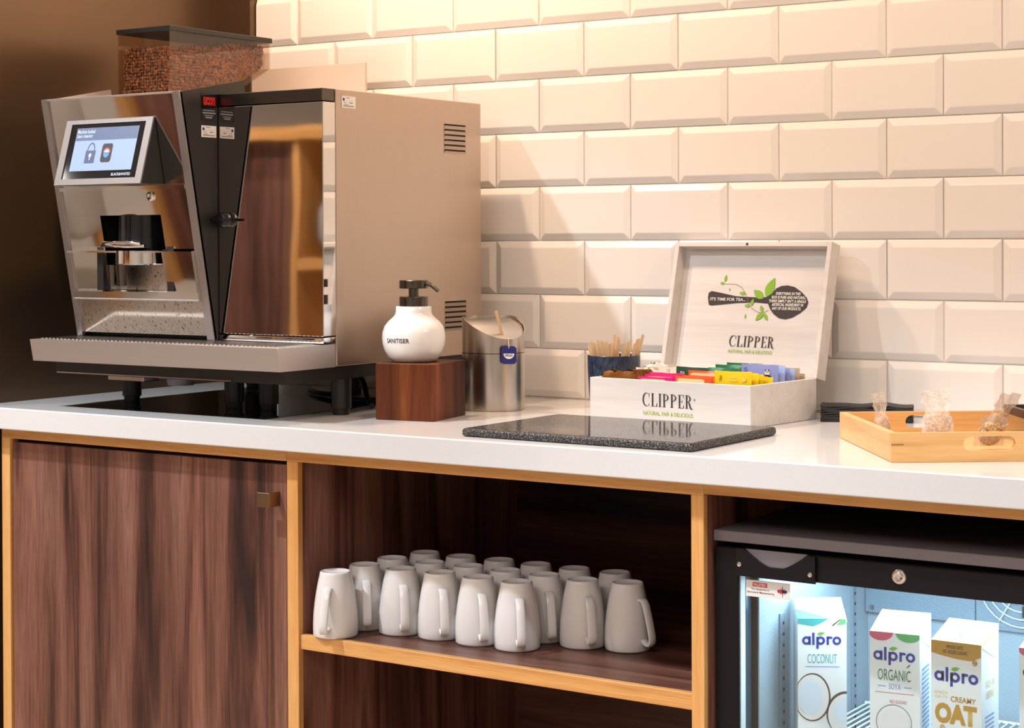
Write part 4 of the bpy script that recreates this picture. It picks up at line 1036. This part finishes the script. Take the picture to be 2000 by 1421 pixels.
MB().box((ix0+.0002, YD+.044, .121), (ix0+.0022, iyb, .744)).build('liner', M['frwhite'], fg, world=True)
MB().box((ix1-.0022, YD+.044, .121), (ix1-.0002, iyb, .744)).build('liner', M['frwhite'], fg, world=True)
MB().box((ix0+.0024, iyb, .121), (ix1-.0024, iyb+.002, .744)).build('liner', M['frwhite'], fg, world=True)
MB().box((ix0+.0024, YD+.044, .742), (ix1-.0024, iyb, .744)).build('liner', M['frwhite'], fg, world=True)
ev = MB().box((.8500, iyb-.012, .6030), (1.032, iyb-.0005, .7410), .0008).build('evaporator_panel', M['frpanel'], fg, world=True)
MB().lathe([(0, 0), (.004, 0), (.004, .002), (0, .002)], 12, mtx=Matrix.Translation((.862, iyb-.0122, .6120)) @ Matrix.Rotation(PI/2, 4, 'X')).build('screw', M['screw'], ev, world=True)
fn = MB().box((1.0330, iyb-.010, .5980), (1.25, iyb-.0005, .7410)).build('fan_panel', M['frpanel'], fg, world=True)
b = MB()
for r in (.018, .030, .042, .054, .066):
    n = 28; b.tube([(1.105+r*math.cos(2*PI*i/n), iyb-.014, .672+r*math.sin(2*PI*i/n)) for i in range(n+1)], .0011, 6)
for a in range(6): b.tube([(1.105, iyb-.014, .672), (1.105+.068*math.cos(a*PI/3), iyb-.014, .672+.068*math.sin(a*PI/3))], .0011, 6)
b.build('fan_guard', M['wire'], fn, world=True)
MB().box((1.112, iyb-.03, .625), (1.128, iyb-.0102, .642)).build('thermostat_knob', M['black'], fg, world=True)
for k, py in enumerate((-.515, -.250)):
    pl = MB().box((ix0+.0023, py-.008, .16), (ix0+.0050, py+.008, .655-.0*k), .0005).build('shelf_rail', M['frpanel'], fg, world=True)
    for i in range(20):
        z = .640-i*.0163
        MB().box((ix0+.0049, py+.000, z-.0022), (ix0+.0053, py+.0045, z+.0022)).build('rail_slot', M['void'], pl, world=True)
# wire shelf
b = MB(); b.tube([(ix0+.006, -.560, .4585), (ix1-.006, -.560, .4585)], .0028, 8); b.tube([(ix0+.006, iyb-.02, .4585), (ix1-.006, iyb-.02, .4585)], .0028, 8)
ws = b.build('wire_shelf', M['wire'], fg, 60, world=True)
xx = ix0+.012
while xx < ix1-.008:
    MB().tube([(xx, -.562, .4600), (xx, iyb-.018, .4600)], .0014, 6).build('shelf_wire', M['wire'], ws, 60, world=True); xx += .0115
# door
DZ0, DZ1, DZG = .10, .7655, .7285
dxl = .838
b = MB(); b.box((fx0, YD, DZ0), (dxl, YD+.036, DZ1), .0015); b.build('door_stile', M['fridge_black'], fg, world=True)
MB().box((fx1-.037, YD, DZ0), (fx1, YD+.036, DZ1), .0015).build('door_stile', M['fridge_black'], fg, world=True)
MB().box((dxl+.0001, YD, DZG), (fx1-.0371, YD+.036, DZ1), .0015).build('door_rail', M['fridge_black'], fg, world=True)
MB().box((dxl+.0001, YD, DZ0), (fx1-.0371, YD+.036, DZ0+.04), .0015).build('door_rail', M['fridge_black'], fg, world=True)
MB().box((dxl+.0002, YD+.0030, DZ0+.04), (fx1-.0372, YD+.0048, DZG)).build('door_glass', M['pane'], fg, world=True)
MB().box((dxl+.0002, YD+.0050, DZ0+.041), (dxl+.0016, YD+.0190, DZG-.0005)).build('gasket', M['gasket'], fg, world=True)
MB().box((dxl+.0002, YD+.0192, DZ0+.041), (dxl+.0022, YD+.0355, DZG-.0005)).build('glass_spacer', M['bluestrip'], fg, world=True)
MB().box((dxl+.0003, YD+.0290, DZG-.0050), (fx1-.0373, YD+.0355, DZG-.0001)).build('gasket', M['gasket'], fg, world=True)
lk = MB().lathe([(0, .0035), (.0035, .0035), (.0035, .0050), (.0060, .0055), (.0062, .0020), (.0095, .0015), (.0105, 0)], 28, caps=False, mtx=Matrix.Translation((1.0782, YD, .7487)) @ Matrix.Rotation(PI/2, 4, 'X')).build('door_lock', M['chrome'], fg, 40, world=True)
# handle cover: a bent plate with a scooped top edge
pl = [(.8400, .7265), (.8400, .7672), (.8505, .7668)]
hx = lambda t: .8505+t*.0945
top = [(hx(t/14), .7650-.0004*t/14*5 - .0215*math.sin(PI*(t/14))**1.2) for t in range(1, 14)]
pts = [(.8375, .7280), (.8375, .7668), (.8510, .7665)] + top + [(.9455, .7655), (.9585, .7650), (.9585, .7275)]
MB().prism([(x, YD-.0065, z) for x, z in pts], (0, .0040, 0)).build('door_handle', M['fridge_black'], fg, world=True)
b = MB()
for t in range(12):
    a0, a1 = -PI/2*t/12, -PI/2*(t+1)/12
b.prism([(.8510, YD-.0024, .7665), (.8510, YD-.0005, .7665), (.8510, YD-.0005, .7420), (.8510, YD-.0024, .7440)], (.0940, 0, 0)); b.build('handle_scoop', M['fridge_lid'], fg, world=True)
for px, pz in ((.8432, .7445), (.9515, .7400)):
    MB().lathe([(0, 0), (.0036, 0), (.0034, .0014), (.0015, .002), (0, .0012)], 14, caps=False, mtx=Matrix.Translation((px, YD-.0066, pz)) @ Matrix.Rotation(PI/2, 4, 'X')).build('handle_screw', M['screw'], fg, 40, world=True)
# service sticker on the glass
fk = frame((.8490, YD+.0027, .6990), (1, 0, 0), (0, 0, 1))
sk = MB().prism([fk @ Vector((x, y, 0)) for x, y in rect(0, 0, .0680, .0235)], fk.to_3x3() @ Vector((0, 0, .0006))).build('service_sticker', M['paper'], fg, world=True)
decal('red_panel', [rect(.0105, .0145, .0330, .0205)], fk, M['red'], sk, .0009)
text('VALLETERO', .020, .0042, fk @ Matrix.Translation((.0118, .0154, .0012)), M['whiteprint'], sk, bold=.02)
text('This Equipment is', .028, .0032, fk @ Matrix.Translation((.008, .0092, .0009)), M['ink'], sk, bold=.01)
text('Serviced & Maintained by', .042, .0032, fk @ Matrix.Translation((.002, .0046, .0009)), M['ink'], sk, bold=.01)
st_ = []
for k in range(8):
    a = PI*k/8*2; l = .0095 if k % 2 == 0 else .0065
    st_.append([(.0565+.0010*math.cos(a+PI/2), .0115+.0010*math.sin(a+PI/2)), (.0565+l*math.cos(a), .0115+l*math.sin(a)), (.0565-.0010*math.cos(a+PI/2), .0115-.0010*math.sin(a+PI/2))])
decal('star_emblem', st_, fk, M['ink'], sk, .0009)
decal('star_hub', [rect(.049, .0095, .0560, .0135)], fk, M['red'], sk, .0010); decal('star_hub', [rect(.0565, .0095, .0630, .0135)], fk, M['navy'], sk, .0010)

# ------------------------------------------------------------------ milk cartons
CW, CD, CH, CT = .0700, .0700, .1935, .0175
def ring_letter(cx, cy, ro, ri, n=22): 
    return [[(cx+ro*math.cos(2*PI*i/n), cy+ro*math.sin(2*PI*i/n)), (cx+ro*math.cos(2*PI*(i+1)/n), cy+ro*math.sin(2*PI*(i+1)/n)), (cx+ri*math.cos(2*PI*(i+1)/n), cy+ri*math.sin(2*PI*(i+1)/n)), (cx+ri*math.cos(2*PI*i/n), cy+ri*math.sin(2*PI*i/n))] for i in range(n)]
def alpro(mt, parent, w_):
    """rounded bold lower case word; unit = x height"""
    P = []; T = .27
    P += ring_letter(.5, .5, .5, .5-T); P.append(rect(1-T, 0, 1.0, 1.0))
    P.append(rect(1.16, 0, 1.16+T, 1.42))
    P += ring_letter(2.13, .5, .5, .5-T); P.append(rect(1.63, -.45, 1.63+T, .95))
    P.append(rect(2.80, 0, 2.80+T, 1.0))
    for i in range(6):
        a, c_ = math.radians(150-18*i), math.radians(132-18*i); ox, oy = 3.22, .58
        P.append([(ox+.42*math.cos(a), oy+.42*math.sin(a)), (ox+.42*math.cos(c_), oy+.42*math.sin(c_)), (ox+(.42-T)*math.cos(c_), oy+(.42-T)*math.sin(c_)), (ox+(.42-T)*math.cos(a), oy+(.42-T)*math.sin(a))])
    P += ring_letter(3.98, .5, .5, .5-T)
    s = w_/4.48
    decal('lettering', [[(x*s, y*s) for x, y in p] for p in P], mt, M['alp_blue'], parent, .0004, world=False)
    decal('leaf_emblem', [[(x*s, y*s) for x, y in leaf(1.72, 1.22, 2.62, 1.42, .20)]], mt, M['leafgreen2'], parent, .0005, world=False)
def carton(x, y, ang, lab):
    """origin: front left bottom corner; front looks along local -y"""
    zb = .4620
    t = thing('drink_carton', lab, 'carton', mtx=Matrix.Translation((x, y, zb)) @ Matrix.Rotation(ang, 4, 'Z'), group='drink cartons on the fridge shelf')
    b = MB(); b.prism([(0, 0, 0), (0, 0, CH), (0, CD, CH+CT), (0, CD, 0)], (CW, 0, 0)); b.build('carton_body', M['carton'], t)
    b = MB(); b.prism([(CW+.0001, .001, CH-.004), (CW+.0001, CD-.002, CH+CT-.006), (CW+.0001, CD-.012, CH-.028)], (.0008, 0, 0)); b.build('side_flap', M['carton'], t)
    sl_ = math.atan2(CT, CD)
    MB().lathe([(.0125, 0), (.0125, .0065), (.0118, .0075)], 26, mtx=Matrix.Translation((CW/2, .030, CH+.030*CT/CD)) @ Matrix.Rotation(sl_, 4, 'X')).build('cap', M['carton'], t, 40)
    return t, ff, ff.copy()
rsd = Matrix(((0, 0, 1, CW), (1, 0, 0, 0), (0, 1, 0, 0), (0, 0, 0, 1)))      # right side (u along y, v up)
topm = Matrix(((1, 0, 0, 0), (0, math.cos(math.atan2(CT, CD)), -math.sin(math.atan2(CT, CD)), 0), (0, math.sin(math.atan2(CT, CD)), math.cos(math.atan2(CT, CD)), CH), (0, 0, 0, 1)))
def cpx(u, v): return (u*CW, CH-v*CW)        # print coordinates in carton widths from the top left
cw_ = lambda pts: [cpx(min(max(u, .0), 1.0), v) for u, v in pts]
# coconut
t, f, _ = carton(.8880, -.5420, math.radians(30), 'leftmost carton in the fridge, printed with a halved coconut')
decal('palm_print', [cw_([(0, 0), (.62, 0), (.45, .10), (.32, .15), (0, .10)])], f, M['teal'], t, .0004, False)
decal('palm_print', [[(0, 0), (CW*.75, 0), (CW*.45, CD*.16), (0, CD*.45)]], topm, M['teal'], t, .0003, False)
decal('vanilla_pod', [cw_([(.70, .13), (.72, .15), (.90, -.0), (.87, -.0)])], f, M['husk'], t, .0005, False)
decal('leaf_print', [cw_([(.80, .13), (.98, .10), (.98, 0), (.90, 0)])], f, M['midgreen'], t, .0004, False)
a = cpx(.09, .54); alpro(f @ Matrix.Translation((a[0], a[1], 0)), t, CW*.80)
a = cpx(.20, .92); text('COCONUT', CW*.60, CW*.195, f @ Matrix.Translation((a[0], a[1], .0004)), M['teal'], t, world=False)
decal('rule_print', [cw_([(.15, .98), (.85, .98), (.85, .995), (.15, .995)])], f, M['sky'], t, .0004, False)
decal('coconut_shell', [cw_(ell(.30, 1.62, .37, .50, 30)), cw_(ell(.98, 1.95, .40, .46, 30))], f, M['husk'], t, .0004, False)
decal('coconut_flesh', [cw_(ell(.29, 1.62, .345, .47, 30)), cw_(ell(1.00, 1.98, .385, .44, 30))], f, M['whiteprint'], t, .0006, False)
decal('coconut_hollow', [cw_(ell(.24, 1.62, .25, .35, 26)), cw_(ell(1.02, 1.92, .26, .26, 26))], f, M['coconut'], t, .0008, False)
# organic soya
t, f, _ = carton(1.0078, -.5640, math.radians(8), 'second carton from the left in the fridge, with pink and green top corners')
decal('corner_print', [cw_(ell(.22, 0, .25, .17, 16, 0, PI))], f, M['pinkink'], t, .0004, False); decal('corner_print', [cw_(ell(.78, 0, .26, .17, 16, 0, PI))], f, M['midgreen'], t, .0004, False)
decal('edge_print', [rect(0, 0, CW*.5, .004)], topm, M['pinkink'], t, .0003, False)
a = cpx(.07, .56); alpro(f @ Matrix.Translation((a[0], a[1], 0)), t, CW*.84)
a = cpx(.16, .95); text('ORGANIC', CW*.66, CW*.22, f @ Matrix.Translation((a[0], a[1], .0004)), M['org_green'], t, world=False)
decal('accent_print', [cw_([(.735, .66), (.80, .60), (.815, .62), (.75, .68)])], f, M['org_green'], t, .0004, False)
a = cpx(.38, 1.12); text('SOYA', CW*.24, CW*.11, f @ Matrix.Translation((a[0], a[1], .0004)), M['sky'], t, world=False)
decal('rule_print', [cw_(rect(.16, 1.06, .32, 1.075)), cw_(rect(.68, 1.06, .84, 1.075))], f, M['sky'], t, .0004, False)
decal('rule_print', [cw_(rect(.10, 1.19, .88, 1.20))], f, M['pinkink'], t, .0004, False)
a = cpx(.40, 1.40); text('NO SUGARS', CW*.34, CW*.07, f @ Matrix.Translation((a[0], a[1], .0004)), M['pinkink'], t, world=False)
decal('glass_print', [[cpx(.48+.36*math.cos(2*PI*i/30), 1.78+.36*math.sin(2*PI*i/30)), cpx(.48+.36*math.cos(2*PI*(i+1)/30), 1.78+.36*math.sin(2*PI*(i+1)/30)), cpx(.48+.345*math.cos(2*PI*(i+1)/30), 1.78+.345*math.sin(2*PI*(i+1)/30)), cpx(.48+.345*math.cos(2*PI*i/30), 1.78+.345*math.sin(2*PI*i/30))] for i in range(30)], f, M['grey_ink'], t, .0004, False)
decal('milk_print', [cw_(ell(.48, 1.80, .31, .30, 24))], f, M['cream'] if 0 else M['whiteprint'], t, .0005, False)
decal('side_print', [[(.012, CH-.05-i*.0065), (.055, CH-.05-i*.0065), (.055, CH-.0525-i*.0065), (.012, CH-.0525-i*.0065)] for i in range(16)], rsd, M['sky'], t, .0004, False)
# oat
t, f, _ = carton(1.1000, -.5706, 0.0, 'third carton from the left in the fridge, with ochre lettering and gold top')
decal('band_print', [cw_([(0, 0), (1, 0), (1, .24), (.8, .33), (.5, .32), (.2, .28), (0, .24)])], f, M['gold'], t, .0004, False)
decal('top_print', [rect(0, 0, CW, .012), [(CW*.80, .012), (CW, .012), (CW, CD), (CW*.92, CD)]], topm, M['cream'], t, .0003, False)
text('WHOLE OATS', CW*.34, CW*.07, f @ Matrix.Translation((*cpx(.30, .13), .0007)), M['ink'], t, bold=.01, world=False)
text('NO ADDED SUGARS', CW*.48, CW*.07, f @ Matrix.Translation((*cpx(.24, .23), .0007)), M['ink'], t, bold=.01, world=False)
a = cpx(.06, .78); alpro(f @ Matrix.Translation((a[0], a[1], 0)), t, CW*.88)
text('SMOOTH', CW*.26, CW*.055, f @ Matrix.Translation((*cpx(.07, 1.03), .0005)), M['cream'], t, world=False); text('OATY', CW*.26, CW*.055, f @ Matrix.Translation((*cpx(.07, 1.11), .0005)), M['cream'], t, world=False)
text('CREAMY', CW*.50, CW*.11, f @ Matrix.Translation((*cpx(.39, 1.16), .0005)), M['gold'], t, bold=.015, world=False)
text('OAT', CW*.84, CW*.40, f @ Matrix.Translation((*cpx(.07, 1.60), .0005)), M['gold'], t, bold=.055, world=False)
decal('oat_flakes', [cw_(ell(.22, 1.70, .055, .075, 12)), cw_(ell(.42, 1.86, .08, .07, 12)), cw_(ell(.30, 1.98, .07, .05, 12)), cw_(ell(.87, .36, .05, .06, 12))], f, M['biscuit'], t, .0007, False)
decal('oat_ears', [cw_(leaf(.62, 2.05, .70, 1.70, .05)), cw_(leaf(.78, 2.05, .90, 1.68, .05)), cw_(leaf(.70, 2.05, .80, 1.72, .045))], f, M['gold'], t, .0008, False)
decal('side_print', [[(0, CH), (CD, CH+CT), (CD, CH-.010), (CD*.70, CH-.022), (0, CH-.002)]], rsd, M['cream'], t, .0003, False)
text('RICH IN', .034, .010, rsd @ Matrix.Translation((.018, CH-.062, .0005)), M['cream'], t, world=False); text('FIBRE', .030, .010, rsd @ Matrix.Translation((.020, CH-.077, .0005)), M['cream'], t, world=False)
text('100%', .044, .018, rsd @ Matrix.Translation((.012, CH-.150, .0005)), M['cream'], t, world=False)
text('PLANT BASED', .044, .008, rsd @ Matrix.Translation((.012, CH-.162, .0005)), M['cream'], t, world=False)
decal('side_print', [rect(.014, CH-.100-i*.006, .05, CH-.1025-i*.006) for i in range(4)], rsd, M['sky'], t, .0004, False)
# carton cut by the frame
t, f, _ = carton(1.2165, -.5545, 0.0, 'rightmost carton in the fridge, mostly outside the picture, with a pink corner')
decal('corner_print', [cw_(ell(.22, 0, .25, .17, 16, 0, PI))], f, M['pinkink'], t, .0004, False)
a = cpx(.07, .56); alpro(f @ Matrix.Translation((a[0], a[1], 0)), t, CW*.84)

# ------------------------------------------------------------------ furniture added across the room for the polished doors to mirror
u = thing('shelving_unit', 'dark oak framed shelving unit across the room, seen only mirrored in the coffee machine', 'shelving unit', (-1.9, -3.2, 0))
UX0, UXM, UX1 = -2.98, -2.23, -1.0
MB().box((UX0, -3.55, 0), (UX1, -3.50, 1.56)).build('back_panel', M['walnut_v'], u, world=True)
for x in (UX0, UXM, UX1-.04): MB().box((x, -3.49, 0), (x+.04, -3.1, 1.56)).build('upright', M['oak_v'], u, world=True)
MB().box((UX0, -3.5, 1.561), (UX1, -3.08, 1.61)).build('top_board', M['oak_h'], u, world=True)
MB().box((UXM+.041, -3.49, 1.10), (UX1-.041, -3.1, 1.14)).build('shelf', M['oak_h'], u, world=True)
MB().box((UX0+.041, -3.49, .0), (UXM-.001, -3.14, 1.56)).build('door', M['walnut_v'], u, world=True)
for k, x in enumerate((-2.15, -1.7)):
    o = MB().box((x, -3.42, 1.1403), (x+.36, -3.14, 1.36), .07, 4).build('storage_basket', M['greyfabric'], None, 40)
    tag(o, ['grey fabric basket on the far shelf beside the middle oak upright', 'grey fabric basket on the far shelf nearer the end of the unit'][k], 'basket', 'grey baskets on the far shelf')
bn = thing('bench', 'grey upholstered bench with oak legs across the room, mirrored in the coffee machine', 'bench', (-3.2, -2.3, 0))
MB().box((-3.98, -2.75, .36), (-3.02, -2.05, .50), .04, 3).build('seat', M['benchfab'], bn, 40, world=True)
MB().box((-3.98, -2.98, .30), (-3.02, -2.76, .98), .05, 3).build('backrest', M['benchfab'], bn, 40, world=True)
for x in (-3.90, -3.09):
    for y in (-2.92, -2.12): MB().box((x, y, 0), (x+.05, y+.05, .355)).build('leg', M['oak_v'], bn, world=True)
MB().box((-3.84, -2.14, .29), (-3.10, -2.10, .355)).build('front_rail', M['oak_h'], bn, world=True)
MB().box((-3.98, -2.99, .9805), (-3.02, -2.75, 1.03), .01, 2).build('top_rail', M['oak_h'], bn, 40, world=True)
